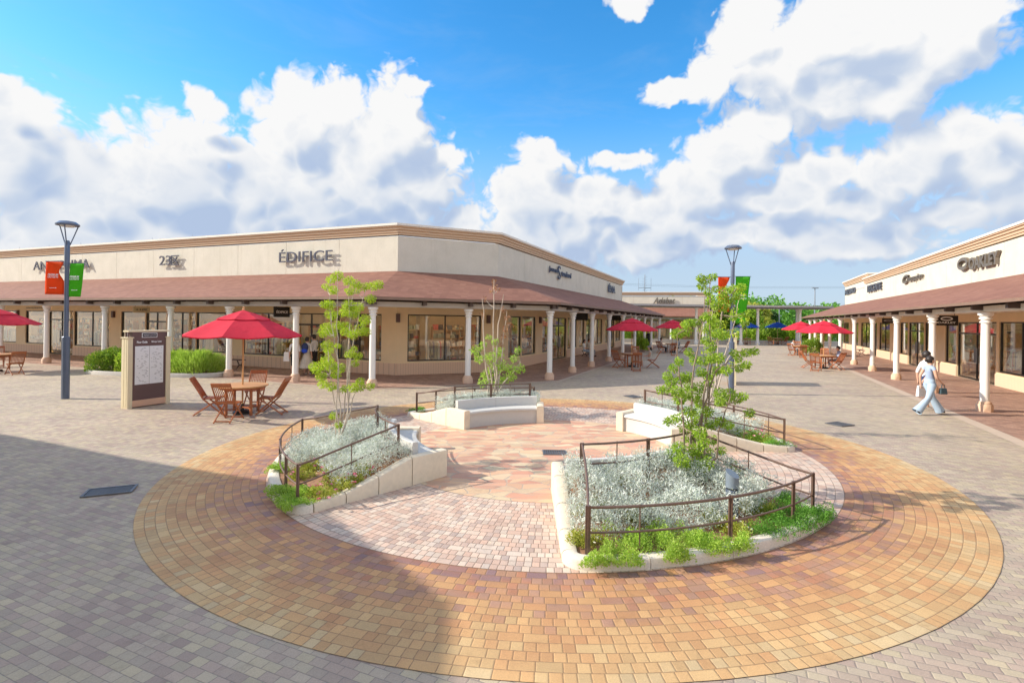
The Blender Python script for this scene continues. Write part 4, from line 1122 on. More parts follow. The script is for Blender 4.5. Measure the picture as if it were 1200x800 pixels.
for px, py, r, lb in [(347, 592, .18, 'lime green mat plant at the low corner of the left bed'), (365, 590, .16, 'lime green mat plant in front of the left railing corner post'), (329, 572, .16, 'lime green plant on the curved edge of the left bed'), (325, 545, .13, 'lime green plant furthest round the left edge of the bed'), (352, 570, .16, 'lime green plant behind the corner post of the left railing'), (372, 588, .15, 'lime green plant right of the left railing corner, by the low wall'), (338, 585, .16, 'lime green plant outside the curved part of the left railing'), (392, 583, .11, 'lime green plant between the pink flowers and the low wall')]:
    clump(px, py, r, 'leaf_bright', lb, GL, h=.17)
for i, (px, py, r) in enumerate([(352, 553, .12), (372, 545, .13), (385, 553, .13), (398, 565, .12), (409, 548, .14), (385, 578, .12), (415, 566, .13), (428, 558, .12), (370, 572, .10)]):
    clump(px, py, r, 'leaf_yellow', ['pink flowering plant at the far left of the flower patch', 'pink flowering plant left of the corner post', 'pink flowering plant behind the thin baluster', 'pink flowering plant at the foot of the thin baluster', 'pink flowering plant touching the silver foliage', 'pink flowering plant nearest the low stone wall', 'pink flowering plant above the bare soil by the wall', 'pink flowering plant at the right end of the flower patch', 'small pink flowering plant beside the corner post'][i], 'pink flowering plants in the left bed', h=.18, flowers='petal_pink', nfl=5, name='flowering_plant', lsz=.045, dens=.7)
clump(487, 475, .20, 'leaf_mat_green', 'flat green mat plant at the low end of the back left bed', 'flat green mat plants', h=.14)
clump(500, 468, .22, 'leaf_bright', 'lime green plant beside the end post of the back left railing', GL, h=.26)
clump(512, 464, .18, 'leaf_yellow', 'yellow green plant between post and silver foliage at back left', 'yellow green flowering plants', h=.26)
clump(917, 519, .22, 'leaf_mat_green', 'flat green mat plant at the low end of the back right bed', 'flat green mat plants', h=.16)
clump(887, 511, .20, 'leaf_bright', 'pink and green plant under the end of the back right railing', 'yellow green flowering plants', h=.22, flowers='petal_pink', nfl=16)
clump(870, 506, .18, 'leaf_mid', 'green plant beside the silver foliage in the back right bed', 'yellow green flowering plants', h=.25)

# ================= trees =================
def tree(label, base, stems, clusters, leafmats, depth, leafsize, per, bark, grp='slender multi stemmed trees in the stone planters', extra=None, ssz=.016):
    """stems: lists of photo points; clusters: (px, py, radius px); depth gives each its own distance"""
    bx, by = base; bz = ground_dip(bx, by) + soil_h(math.hypot(bx - CX, by - CY)) - .05
    e = empty('young_tree', label, 'tree', (bx, by, bz), group=grp)
    def w(px, py, Y):
        u, v = ray(px, py); return np.array([u*Y, Y, EYE - v*Y])
    allpts = []
    for si, st in enumerate(stems):
        dY = random.uniform(-.10, .10)
        pts = []
        p0 = np.array([bx + random.uniform(-.12, .12), by + dY, bz])
        pts.append(p0)
        spread = random.uniform(-1, 1)*.25
        for i, (px, py) in enumerate(st):
            f = (i + 1)/len(st); pts.append(w(px, py, by + dY + spread*f))
        k = len(pts)
        wig = []
        for i in range(k - 1):
            for s_ in (0, .5): 
                q = pts[i]*(1-s_) + pts[i+1]*s_; wig.append(q + (rng.normal(size=3)*.010 if (i or s_) else 0))
        wig.append(pts[-1]); L = len(wig)
        m = MB(); m.tube([tuple(q) for q in wig], [ssz*(1 - .72*i/(L-1)) for i in range(L)], 7); m.build('trunk', bark, e, smooth=60)
        allpts += wig[1:]
    A = np.array(allpts); P_, D_, Ln = [], [], []; tw = MB(); out = {}
    for c in clusters:
        px, py, rp = c[:3]; mk = c[3] if len(c) > 3 else 0
        near = None
        Y = by + random.uniform(-depth, depth); c3 = w(px, py, Y); r = rp*Y/600
        dd = np.linalg.norm(A - c3, axis=1) + np.maximum(0, A[:, 2] - c3[2])*1.5; q = A[dd.argmin()]
        mid = (q + c3)/2 - np.array([0, 0, .03])
        tw.tube([tuple(q), tuple(mid), tuple(c3 + np.array([0, 0, r*.3]))], [.006, .0045, .002], 5)
        n = int(per*(rp/6)**1.6)
        p, d = cluster(c3, r, n, .85)
        out.setdefault(mk, []).append((p, d))
    tw.build('twigs', bark, e)
    for mk, L in out.items():
        p = np.concatenate([a for a, b in L]); d = np.concatenate([b for a, b in L]); n = len(p)
        d[:, 2] -= .1
        leaves_obj('crown', p, d, rng.uniform(.7, 1.35, n)*leafsize, rng.uniform(.45, .75, n)*leafsize, leafmats[mk], e, droop=.25)
    return e
# left bed: slender maple, lime tufts
sc1 = lambda L, ox, oy, s_: [(ox + x/s_, oy + y/s_) for x, y in L]
fl_cl = [(150,55,6.5),(118,72,5.5),(95,108,5),(130,126,6),(205,80,6.5),(240,95,6),(210,130,5.5),(245,125,4.5),(285,108,5.5),(325,105,6),(352,98,6),(312,168,6),(112,198,6.5),(85,195,5),(120,245,7.5),(205,200,8),(250,208,7),(225,238,8),(185,232,7),(95,315,8),(80,335,6),(125,335,6),(150,296,5.5),(192,305,6.5),(190,330,6),(225,345,6),(285,272,7),(262,322,8),(290,330,5.5),(98,395,7),(105,420,6),(100,470,7.5),(80,495,7),(120,500,7.5),(165,508,6.5),(33,500,5.5),(45,520,5),(208,440,5),(250,450,5),(68,550,6.5),(78,588,6),(120,600,6),(142,542,5.5),(182,612,4.5),(228,605,6),(258,600,6.5),(262,575,5),(312,600,5),(235,484,5),(130,745,5),(155,790,4.5),(150,400,3.5),(230,415,3.5)]
fl_cl = [(360 + x/4.21, 310 + y/4.21, r) for x, y, r in fl_cl]
fl_st = [[(150,700),(148,560),(150,430),(150,300),(146,200),(150,60)],[(165,720),(155,600),(152,480),(130,350),(115,230),(112,80)],[(185,720),(192,580),(198,430),(205,300),(225,180),(240,95)],[(205,720),(208,560),(215,430),(235,330),(262,230),(290,110),(340,105)],[(140,720),(125,620),(112,540),(100,400)],[(200,740),(203,600),(205,470),(210,340),(208,210),(206,90)],[(210,730),(222,660),(255,620),(300,605)]]
tree('slender tree with lime green leaf tufts in the left planter', (-2.95, 8.75), [sc1(s_, 360, 310, 4.21) for s_ in fl_st], fl_cl, ['leaf_lime'], .38, .026, 270, 'bark_pale', ssz=.012)
fr_cl = [(225,28,5),(250,14,4.5),(205,18,4.5),(208,50,4.5),(232,72,4),(262,62,4),(300,70,6),(330,62,6),(362,55,5),(285,98,6),(315,108,6),(240,108,5.5),(265,122,6),(292,132,5.5),(345,90,4.5),(160,195,5.5),(185,192,5),(143,200,4.5),(220,168,5.5),(245,180,6),(265,196,6),(330,170,4.5),(378,160,4),(376,196,4),(115,235,7),(148,228,6),(102,236,5),(270,235,6.5),(235,214,6),(292,240,6),(225,262,5.5),(246,286,6),(160,308,5.5),(182,340,6.5),(215,342,6.5),(250,330,7),(277,330,6.5),(120,345,5),(98,370,5.5),(335,312,4.5),(380,310,5),(414,304,4.5),(350,332,4.5),(270,378,6.5),(302,380,6),(355,370,4.5),(384,356,5),(75,400,5.5),(130,410,7),(90,425,6.5),(152,402,6.5),(48,455,5),(76,448,6),(110,460,7),(150,470,7.5),(180,482,7.5),(120,492,7),(275,468,7,1),(318,470,7,1),(342,490,6,1),(370,480,5.5,1),(395,545,5.5,1),(300,498,6,1),(280,500,6,1),(200,448,7),(162,540,7.5),(120,562,6.5),(90,572,6),(74,580,4.5),(190,560,8),(230,540,6),(140,602,7),(200,622,7.5),(242,590,6),(282,580,6.5,1),(312,592,6,1),(160,640,8),(120,682,8),(90,702,7),(182,690,9),(222,700,9),(130,730,9,1),(98,742,6.5,1),(170,752,10,1),(222,742,10,1),(252,762,8,1),(282,692,6,1),(322,742,7,1),(350,770,7,1),(150,782,8,1),(200,784,9,1),(252,650,6),(165,590,7),(215,660,7),(235,400,5.5),(205,385,6),(235,430,5),(160,440,6),(200,510,6)]
fr_cl = [(760 + x/3.333, 320 + y/3.333, r, *k) for x, y, r, *k in fr_cl]
fr_st = [[(210,700),(208,600),(212,500),(228,420),(240,330),(240,200),(238,100),(245,20)],[(200,720),(198,620),(215,520),(235,430),(250,340),(275,230),(300,110),(345,60)],[(140,720),(135,600),(132,500),(120,400),(112,300),(112,240)],[(265,720),(280,620),(300,540),(320,480)],[(215,720),(225,560),(240,450),(262,380),(330,330),(410,305)],[(170,740),(165,640),(170,520),(165,420),(190,300),(215,180),(222,60)],[(190,740),(180,640),(150,560),(90,440)]]
tree('leafy tree with many stems behind the grey bollard light', (2.5, 7.15), [sc1(s_, 760, 320, 3.333) for s_ in fr_st], fr_cl, ['leaf_mid', 'leaf_mid'], .42, .031, 185, 'bark', ssz=.017)
bl_cl = [(x, y, r) for x, y, r in [(557,410,6),(566,404,5),(575,418,7),(562,420,6),(585,412,7),(578,432,8),(590,428,8),(570,440,7),(582,446,8),(594,442,7),(600,432,6),(603,420,5),(607,410,4),(609,432,6),(600,442,5),(566,448,6),(580,400,4),(573,395,3)]]
bl_cl += [(579,330,2.5,1),(580,336,2.5,1),(576,340,2,1),(584,338,2,1),(590,362,2.5,1),(594,372,3,1),(592,385,3,1),(597,380,2.5,1),(590,394,3,1),(588,404,2.5,1),(568,350,1.5,1),(564,368,1.5,1)]
bl_st = [[(580,445),(579,420),(578,390),(579,360),(579,328)],[(572,445),(568,420),(567,390),(566,365),(565,350)],[(583,445),(582,415),(584,380),(588,360),(590,345)],[(590,448),(600,438),(610,424)],[(576,445),(574,430),(562,412)],[(585,445),(588,420),(590,395),(594,365)]]
tree('half bare tree with a green bushy base in the back left planter', (-.5, 13.35), bl_st, bl_cl, ['leaf_bright', 'leaf_brown'], .4, .055, 110, 'bark_pale', ssz=.028)
br_cl = [(835,350,6),(846,342,6),(858,338,5),(868,345,5),(850,356,6),(838,366,6),(862,366,6),(872,372,5),(845,380,6),(858,390,6),(834,395,6),(822,386,5),(870,412,4),(880,413,4),(826,410,5),(840,420,5),(858,428,5),(872,427,4)]
br_st = [[(838,455),(840,430),(842,400),(845,370),(850,345)],[(836,450),(834,420),(832,390),(838,350)],[(842,452),(848,430),(858,410),(878,412)],[(840,450),(850,410),(862,370),(868,345)]]
tree('small lime leaved tree in the back right planter before the lamp post', (4.35, 11.4), br_st, br_cl, ['leaf_lime'], .3, .055, 42, 'bark_pale', ssz=.02)

# bollard light
x, y = at(857.5, 603, .12); z0 = ground_dip(x, y) + .1
e = empty('bollard_light', 'slate grey cylindrical bollard light with slanted top among silver foliage', 'bollard light', (x, y, z0))
m = MB(); m.lathe([(.075, 0), (.075, .34)], (x, y), 24, z0); m.build('base', 'steel_blue', e, smooth=40)
m = MB(); m.lathe([(.068, .34), (.068, .36)], (x, y), 24, z0); m.build('band', 'sign_black', e, smooth=40)
m = MB(); n = 24; bot = [(x + .076*math.cos(2*math.pi*i/n), y + .076*math.sin(2*math.pi*i/n), z0 + .36) for i in range(n)]
topr = [(p[0], p[1], z0 + .53 + (p[0] - x)*-.35 + (p[1] - y)*.45) for p in bot]
m.loft([bot, topr]); m.build('head', 'bollard_grey', e, smooth=40)

# ================= lamps and banners =================
def lamp_post(x, y, label):
    e = empty('street_lamp', label, 'street lamp', (x, y, 0), group='tall lamp posts in the plaza')
    m = MB(); m.lathe([(.10, 0), (.10, 1.82), (.085, 1.84)], (x, y), 8); m.build('base', 'steel_blue', e, smooth=20)
    m = MB(); m.lathe([(.058, 1.84), (.055, 3.9)], (x, y), 16); m.build('pole', 'steel_blue', e, smooth=40)
    m = MB(); m.lathe([(.066, 3.9), (.066, 4.62), (.05, 4.68)], (x, y), 16); m.build('sleeve', 'steel_blue', e, smooth=40)
    m = MB()
    for k in range(3):
        a = R(k*120 + 175); m.tube([(x + .06*math.cos(a), y + .06*math.sin(a), 4.55), (x + .25*math.cos(a), y + .25*math.sin(a), 5.12)], .016, 6)
    m.build('struts', 'steel_blue', e)
    m = MB(); m.lathe([(.285, 5.12), (.29, 5.16), (.2, 5.235), (.05, 5.262), (.0, 5.264)], (x, y), 24); m.build('lamp_head', 'steel_blue', e, smooth=40)
    m = MB(); m.lathe([(.0, 5.08), (.16, 5.085), (.18, 5.119)], (x, y), 20); m.build('lens', 'paper_white', e, smooth=40)
    return e
def banner(x, y, side, mat, label, ang, w=.5, z0=3.08, z1=4.05, twist=0):
    a = R(ang); d = (math.cos(a), math.sin(a)); s0 = .10
    e = empty('banner', label, 'banner', (x + d[0]*.1, y + d[1]*.1, z0), group='cloth banners on the lamp posts')
    m = MB(); nx, nz = 8, 12; n = (d[1], -d[0])
    for j in range(nz + 1):
        f = j/nz; z = z1 + (z0 - z1)*f
        for i in range(nx + 1):
            g_ = i/nx; 
            if twist > 0: inner = s0; outer = s0 + w*(1 - .30*f)
            else: inner = s0 + .14*math.sin(math.pi*min(1, f*1.6))**2*(f < .65); outer = s0 + w
            r = inner + (outer - inner)*g_; b = .03*math.sin(g_*3 + f*2)
            m.v.append((x + d[0]*r + n[0]*b, y + d[1]*r + n[1]*b, z))
    k = nx + 1
    for j in range(nz):
        for i in range(nx): m.f.append((j*k+i, j*k+i+1, (j+1)*k+i+1, (j+1)*k+i))
    o = m.build('cloth', mat, e, smooth=60)
    sd = o.modifiers.new('thickness', 'SOLIDIFY'); sd.thickness = .004
    m = MB(); m.tube([(x + d[0]*.05, y + d[1]*.05, z1 + .01), (x + d[0]*(s0 + w + .03), y + d[1]*(s0 + w + .03), z1 + .01)], .01, 6); m.build('rod', 'steel_blue', e); m = MB(); m.tube([(x + d[0]*.05, y + d[1]*.05, z0), (x + d[0]*.12, y + d[1]*.12, z0)], .01, 6); m.build('rod', 'steel_blue', e)
    m = MB(); c = s0 + w*.52 if twist <= 0 else s0 + w*.42
    tt, nn = (d, n) if n[1] < 0 else ((-d[0], -d[1]), (-n[0], -n[1]))
    for i, (tx, ww, hh, zz) in enumerate((('PREMIUM', .30, .055, .60), ('OUTLETS', .30, .055, .53), ('summer sale', .2, .03, .2))):
        z = z0 + (z1 - z0)*zz; letters(m, tx, (x + d[0]*c + nn[0]*.048, y + d[1]*c + nn[1]*.048, z), tt, nn, ww, hh, .004, .2, .01)
    m.build('lettering', 'white_paint', e)
LX, LY = at(76.5, 467)
lamp_post(LX, LY, 'tall blue grey lamp post on the left with orange and green banners')
LX2, LY2 = 7.78, 18.1
lamp_post(LX2, LY2, 'tall lamp post behind the leafy tree near the second map board')
banner(LX, LY, -1, 'banner_orange', 'orange banner on the lamp post at left', 182, twist=-1)
banner(LX, LY, 1, 'banner_green', 'bright green banner on the lamp post at left', -6, w=.46, twist=1, z1=4.0, z0=3.02)
banner(LX2, LY2, -1, 'banner_orange', 'orange banner half hidden by leaves on the farther lamp post', 182, w=.42, z0=2.9, z1=4.12)
banner(LX2, LY2, 1, 'banner_green', 'bright green banner on the farther lamp post', -6, w=.5, twist=1, z0=2.5, z1=4.14)

# ================= map boards =================
def map_board(P0, label, W=1.12, D=.28, Hh=2.10, mirror=1):
    """P0 near corner of the printed face; face looks right, towards the plaza"""
    t = Vector(RD).normalized(); n = Vector((t.y, -t.x)); P = (P0[0], P0[1])
    e = empty('map_board', label, 'map board', (P[0] + t.x*W/2, P[1] + t.y*W/2, 0), group='brown and cream map boards')
    m = MB(); m.boxdir(P, t, n, .12, W - .12, -D + .06, -.03, .05, Hh - .06); m.build('panel', 'board_brown', e)
    for a in (0, W - .12):
        m = MB(); m.boxdir(P, t, n, a, a + .12, -D, 0, 0, Hh - .22); m.boxdir(P, t, n, a - .02, a + .14, -D - .02, .02, Hh - .22, Hh - .19)
        for q in (.3, .7): m.boxdir(P, t, n, a - .006, a, -D*q - .03, -D*q + .03, .04, Hh - .25)
        m.build('post', 'board_cream', e)
    m = MB(); m.boxdir(P, t, n, .02, W - .02, -D + .02, -.02, Hh - .055, Hh - .01); m.build('cap', 'board_cream', e)
    m = MB()
    for a in (.03, W - .10):
        for b in (-.06, -.16): m.boxdir(P, t, n, a, a + .03, b - .02, b, Hh - .19, Hh - .06)
    m.build('cap_supports', 'board_brown', e)
    m = MB(); m.boxdir(P, t, n, .12, W - .12, -D + .03, -.012, .03, .2); m.build('skirt', 'board_peach', e)
    sides = [(n, -.028, t)]
    for k in range(2):
        m = MB(); a = .19 + k*.375; m.boxdir(P, t, n, a, a + .365, -.029, -.02, .62, 1.66); m.build('map_sheet', 'paper_white', e)
        m = MB(); rr = random.Random(k + 3)
        for i in range(30):
            z = 1.6 - i*.032; x = a + .04 + rr.random()*.08
            while x < a + .32:
                w = rr.uniform(.015, .07)
                if rr.random() < .35: m.boxdir(P, t, n, x, min(x + w, a + .34), -.0195, -.0185, z, z + .011)
                x += w + .015
        m.build('print', 'ink_soft', e)
        m = MB(); letters(m, ('Floor Guide', 'Shop List')[k], (P[0] + t.x*(a + .18) - n.x*.026, P[1] + t.y*(a + .18) - n.y*.026, 1.77), t, n, .27, .06, .006, bold=.02); m.build('heading', 'white_paint', e)
    m = MB(); m.boxdir(P, t, n, W/2 - .2, W/2 + .2, -.029, -.022, 1.89, 2.02); m.build('name_plate', 'paper_white', e)
    m = MB(); m.boxdir(P, t, n, W/2 - .185, W/2 + .185, -.0215, -.019, 1.905, 2.005); m.build('plate_face', 'sign_black', e)
    m = MB(); letters(m, 'PREMIUM OUTLETS', (P[0] + t.x*W/2 - n.x*.017, P[1] + t.y*W/2 - n.y*.017, 1.955), t, n, .32, .035, .002); m.build('plate_lettering', 'paper_white', e)
map_board(at(149, 479.3), 'brown and cream map board near the left lamp post')
map_board((9.05, 20.6), 'map board standing behind the leafy tree in the middle', W=1.3)

# ================= furniture =================
def proto_chair():
    e = empty('folding_chair', 'chair', 'chair')
    back = []; m = MB()
    for s_ in (-1, 1):
        x = s_*.215
        m2 = local(MB()); m2.tube([(x, -.46, .93), (x, -.30, .66), (x, -.17, .42), (x, .27, .01)], [.019, .021, .021, .019], 6); m2.build('frame_leg', 'teak', e)
        m2 = local(MB()); m2.tube([(x*.86, .20, .42), (x*.86, -.40, .01)], .019, 6); m2.build('leg', 'teak', e)
    m = local(MB()); m.box((0, -.455, .915), (.45, .028, .10), tilt=R(22)); m.box((0, -.215, .475), (.41, .026, .05), tilt=R(22))
    for i in range(9):
        x = -.17 + i*.0425; m.tube([(x, -.215, .49), (x, -.31, .70), (x, -.445, .88)], .011, 4)
    m.build('backrest', 'teak', e)
    m = local(MB())
    for i in range(8): m.box((0, -.17 + i*.054, .44 - .012*math.sin(i/7*math.pi)), (.42, .042, .018))
    for s_ in (-1, 1): m.box((s_*.17, .02, .422), (.03, .42, .03))
    m.build('seat', 'teak', e)
    m = local(MB()); m.box((0, .24, .045), (.41, .02, .03)); m.box((0, -.36, .045), (.35, .02, .03)); m.build('stretchers', 'teak', e)
    return e
def proto_table():
    e = empty('round_table', 'table', 'table')
    m = local(MB()); m.lathe([(.04, .715), (.61, .715), (.62, .725), (.62, .742), (.61, .75), (.04, .75)], (0, 0), 32); m.build('tabletop', 'teak_pale', e, smooth=30)
    m = local(MB()); m.lathe([(.53, .665), (.55, .665), (.55, .713), (.53, .713)], (0, 0), 24); m.build('apron', 'teak', e)
    for k in range(4):
        a = R(45 + 90*k); m = local(MB()); m.box((.42*math.cos(a), .42*math.sin(a), .335), (.055, .055, .67), rot=a); m.build('leg', 'teak', e)
    m = local(MB())
    for k in range(2):
        m.box((0, 0, .14 + k*.03), (.80, .05, .028), rot=R(45 + 90*k)); m.box((0, 0, .62 + k*.03), (.80, .05, .028), rot=R(45 + 90*k))
    m.build('cross_bars', 'teak', e)
    return e
def proto_umbrella(mat):
    e = empty('parasol', 'parasol', 'parasol')
    RR, rim, peak = 1.46, 2.06, 2.70; K = 8
    m = local(MB()); m.tube([(0, 0, .05), (0, 0, peak + .02)], .022, 10); m.build('pole', 'teak_pale', e, smooth=40)
    m = local(MB()); m.lathe([(0, .0), (.23, 0), (.23, .05), (.19, .08), (.04, .09), (.035, .25)], (0, 0), 20); m.build('base', 'sign_black', e, smooth=30)
    def canopy(r0, z0, r1, z1, sag, nm, valance=0):
        mm = local(MB()); rings = []; n = 4
        for i in range(7):
            f = i/6; ring = []
            for k in range(K*n):
                a = 2*math.pi*k/(K*n); g_ = (k % n)/n; fac = 1 - (1 - math.cos(math.pi/K))*math.sin(math.pi*g_)*1.0
                r = (r0 + (r1 - r0)*f)*fac; z = z0 + (z1 - z0)*(f**1.12) - sag*f*math.sin(math.pi*g_)
                ring.append((r*math.cos(a), r*math.sin(a), z))
            rings.append(ring)
        if valance: rings.append([(x, y, z - valance) for x, y, z in rings[-1]])
        mm.loft(rings, caps=False); o = mm.build(nm, mat, e, smooth=12)
        sd = o.modifiers.new('thickness', 'SOLIDIFY'); sd.thickness = .005; return o
    canopy(.50, 2.50, RR, rim, .045, 'canopy', .03)
    canopy(.03, peak, .66, 2.475, .02, 'vent_canopy', .02)
    m = local(MB()); m.lathe([(.03, peak - .01), (.045, peak + .02), (.02, peak + .045), (.035, peak + .075), (.0, peak + .105)], (0, 0), 12); m.build('finial', 'teak_pale', e, smooth=40)
    for k in range(K):
        a = 2*math.pi*k/K; m = local(MB()); m.tube([(.05*math.cos(a), .05*math.sin(a), 2.58), (.5*math.cos(a), .5*math.sin(a), 2.49), ((RR-.02)*math.cos(a), (RR-.02)*math.sin(a), rim - .02)], .011, 5)
        m.tube([(.05*math.cos(a), .05*math.sin(a), 2.06), (.62*math.cos(a), .62*math.sin(a), 2.40)], .009, 5); m.build('rib', 'teak', e)
    m = local(MB()); m.lathe([(.03, 2.02), (.06, 2.03), (.06, 2.09), (.03, 2.10)], (0, 0), 12); m.lathe([(.03, 2.54), (.055, 2.55), (.055, 2.6), (.03, 2.61)], (0, 0), 12); m.build('hub', 'teak', e)
    return e
chair0, table0, umb_r, umb_b = proto_chair(), proto_table(), proto_umbrella('umbrella_red'), proto_umbrella('umbrella_blue')
used = set()
def place(proto, x, y, rz, label, group, scale=1):
    if proto.name not in used:
        used.add(proto.name); proto.location = (x, y, ground_dip(x, y)); proto.rotation_euler = (0, 0, rz); proto.scale = (scale,)*3; proto['label'] = label; proto['group'] = group; return proto
    return instance(proto, (x, y, ground_dip(x, y)), rz, label, group, scale)
PL_ = []
def cafe(x, y, chairs, where, proto=umb_r, colour='red', rot=0, scale=1):
    PL_.append((x, y, chairs, where, proto, colour, rot, scale))
def cafe_all():
    for x, y, chairs, where, proto, colour, rot, scale in PL_:
        place(table0, x, y, rot, f'round wooden table {where}', 'round wooden cafe tables', scale)
        place(proto, x, y, rot, f'{colour} parasol over the table {where}', f'{colour} parasols', scale)
        for ang, dist, yaw, desc in chairs:
            a = R(ang); place(chair0, x + dist*math.cos(a), y + dist*math.sin(a), R(yaw), f'folding teak chair {desc} {where}', 'folding teak chairs round the cafe tables', scale)
def cafe_px(T, lst, where, proto=umb_r, colour='red', rot=0, scale=1):
    ch = []
    for px, py, turn, desc in lst:
        x, y = at(px, py); dx, dy = x - T[0], y - T[1]
        ch.append((math.degrees(math.atan2(dy, dx)), math.hypot(dx, dy), math.degrees(math.atan2(-dy, -dx)) - 90 + turn, desc))
    cafe(T[0], T[1], ch, where, proto, colour, rot, scale)
T1 = at(284, 484)
cafe_px(T1, [(249, 485, 0, 'left of the table'), (269, 492.5, -6, 'with its back to us'), (298, 475, 0, 'beyond the table'), (316, 484.5, 0, 'right of the table')], 'near the map board', rot=R(10))
T2 = at(-5, 435)
cafe_px(T2, [(17, 438.5, 0, 'right of the table'), (-3, 430, 0, 'beyond the table'), (-24, 437, 0, 'left of the table')], 'at the left picture edge')
T3 = at(740, 429.5)
cafe_px(T3, [(726, 430.5, 0, 'left of the table'), (745.5, 434.5, 0, 'with its back to us'), (764, 430.5, 0, 'holding the capped woman'), (744, 424, 0, 'beyond the table')], 'in the left arcade shade')
T4 = at(788, 413)
cafe_px(T4, [(775, 413.5, 0, 'left of the table'), (790, 416.5, 0, 'with its back to us'), (801, 413, 0, 'right of the table')], 'deep between the arcades')
T5 = at(965, 431.5)
cafe_px(T5, [(948.5, 431, 0, 'left of the table'), (956, 434.5, 0, 'with its back to us'), (979.5, 433, 0, 'holding the seated man'), (966, 426, 0, 'beyond the table')], 'beside the right columns')
T6 = at(938, 416)
cafe_px(T6, [(929, 416.5, 0, 'left of the table'), (941, 419, 0, 'with its back to us'), (935, 413, 0, 'holding the person in white')], 'second along the right')
T7 = at(911, 403.5)
cafe_px(T7, [(903, 404, 0, 'left of the table'), (919, 404, 0, 'right of the table')], 'by the covered walkway', umb_b, 'blue')
cafe(27.5, 60, [(180, 1.1, -90, 'left of the table')], 'behind the far white columns', umb_b, 'blue')
cafe_all()

def bench(x, y, rz, label):
    e = empty('arcade_bench', label, 'bench', (x, y, 0), group='dark benches under the arcades', rz=rz)
    m = local(MB())
    for i in range(4): m.box((0, -.15 + i*.1, .43), (1.9, .085, .035))
    m.build('seat', 'board_brown', e)
    for s_ in (-.8, .8):
        m = local(MB()); m.tube([(s_, -.2, .01), (s_, -.06, .2), (s_, -.16, .41)], .022, 6); m.tube([(s_, .2, .01), (s_, .06, .2), (s_, .16, .41)], .022, 6); m.box((s_, 0, .2), (.04, .16, .04)); m.build('leg', 'sign_black', e)
t1 = math.atan2(LD[1], LD[0])
x, y = on_line(268, nL, 17.9); bench(x, y, t1, 'dark slatted bench under the left arcade behind the red parasol')
x, y = on_line(689, nR, 9.6); bench(x, y, math.atan2(nR[1], nR[0]) + R(90), 'dark bench by the shop wall where the woman in white sits')
x, y = on_line(1008, nRt, 9.2); bench(x, y, math.atan2(nRt[1], nRt[0]) + R(90), 'dark bench far along the right arcade wall')

# ================= oval bed with grasses by the left lamp =================
A_, B_ = at(92, 438), at(250, 443)
c = ((A_[0] + B_[0])/2, (A_[1] + B_[1])/2 + .75); ang = math.atan2(B_[1]-A_[1], B_[0]-A_[0]); hx, hy = 3.15, 1.0
def oval(r, n=40, z=0): 
    out = []
    for i in range(n):
        a = 2*math.pi*i/n; ca, sa = math.cos(a), math.sin(a); ex = abs(ca)**.7*(1 if ca > 0 else -1)*hx*r; ey = abs(sa)**.8*(1 if sa > 0 else -1)*(hy - hx*(1-r)*0)*r
        out.append((c[0] + ex*math.cos(ang) - ey*math.sin(ang), c[1] + ex*math.sin(ang) + ey*math.cos(ang), z))
    return out
e = empty('oval_planter', 'low oval planter with pale kerb behind the map board at left', 'planter', (c[0], c[1], 0))
m = MB(); m.loft([oval(1.0, z=-.02), oval(1.0, z=.14), oval(.985, z=.17), oval(.955, z=.17), oval(.94, z=.14), oval(.94, z=-.02)], caps=False); m.build('kerb', 'kerb_stone', e, smooth=40)
m = MB(); m.add(oval(.945, z=.10), [tuple(range(40))]); m.build('soil', 'soil', e)
def shrub(cx, cy, rx, ry, h, rot, n, mat, ls, label, grp, up=.7, name='shrub', wfac=.35, cat='shrub', z=.08):
    e = empty(name, label, cat, (cx, cy, z), group=grp)
    a = rng.random(n)*2*math.pi; q = np.sqrt(rng.random(n)); lump = 1 + .18*np.sin(a*3 + cx) + .1*np.sin(a*7 + cy)
    X, Y_ = rx*q*np.cos(a)*lump, ry*q*np.sin(a)*lump
    top = h*(1 - .35*q**3)*(1 + .12*np.sin(X*5 + cx)*np.cos(Y_*6) + .06*rng.normal(size=n)); Z_ = z + top*np.where(q > .75, rng.random(n), rng.random(n)**.35)
    P_ = np.c_[cx + X*math.cos(rot) - Y_*math.sin(rot), cy + X*math.sin(rot) + Y_*math.cos(rot), Z_]
    D_ = np.c_[rng.normal(size=n)*(1-up) + np.cos(a+rot)*q*.4, rng.normal(size=n)*(1-up) + np.sin(a+rot)*q*.4, up + .4*rng.random(n)]
    leaves_obj('leaves', P_, D_, rng.uniform(.6, 1.3, n)*ls, rng.uniform(.8, 1.2, n)*ls*wfac, mat, e)
    m = MB()
    for k in range(5): m.tube([(cx + random.uniform(-.15, .15)*rx, cy + random.uniform(-.15, .15)*ry, z - .05), (cx + random.uniform(-.6, .6)*rx, cy + random.uniform(-.6, .6)*ry, z + h*.7)], .012, 5)
    m.build('stem', 'bark', e)
    return e
def along(d, s_=0): return (c[0] + d*math.cos(ang) - s_*math.sin(ang), c[1] + d*math.sin(ang) + s_*math.cos(ang))
x, y = along(-2.15); shrub(x, y, .85, .72, .86, ang, 9000, 'leaf_hedge', .10, 'round yellow green shrub at the left end of the oval planter', 'shrubs in the oval planter')
x, y = along(-.75); shrub(x, y, .95, .75, .95, ang, 9000, 'leaf_mid', .10, 'dense green shrub directly behind the map board', 'shrubs in the oval planter')
x, y = along(1.75); shrub(x, y, 1.15, .75, .80, ang, 12000, 'leaf_bright', .22, 'tall grassy green plants at the right end of the oval planter', 'shrubs in the oval planter', up=.9, wfac=.07)
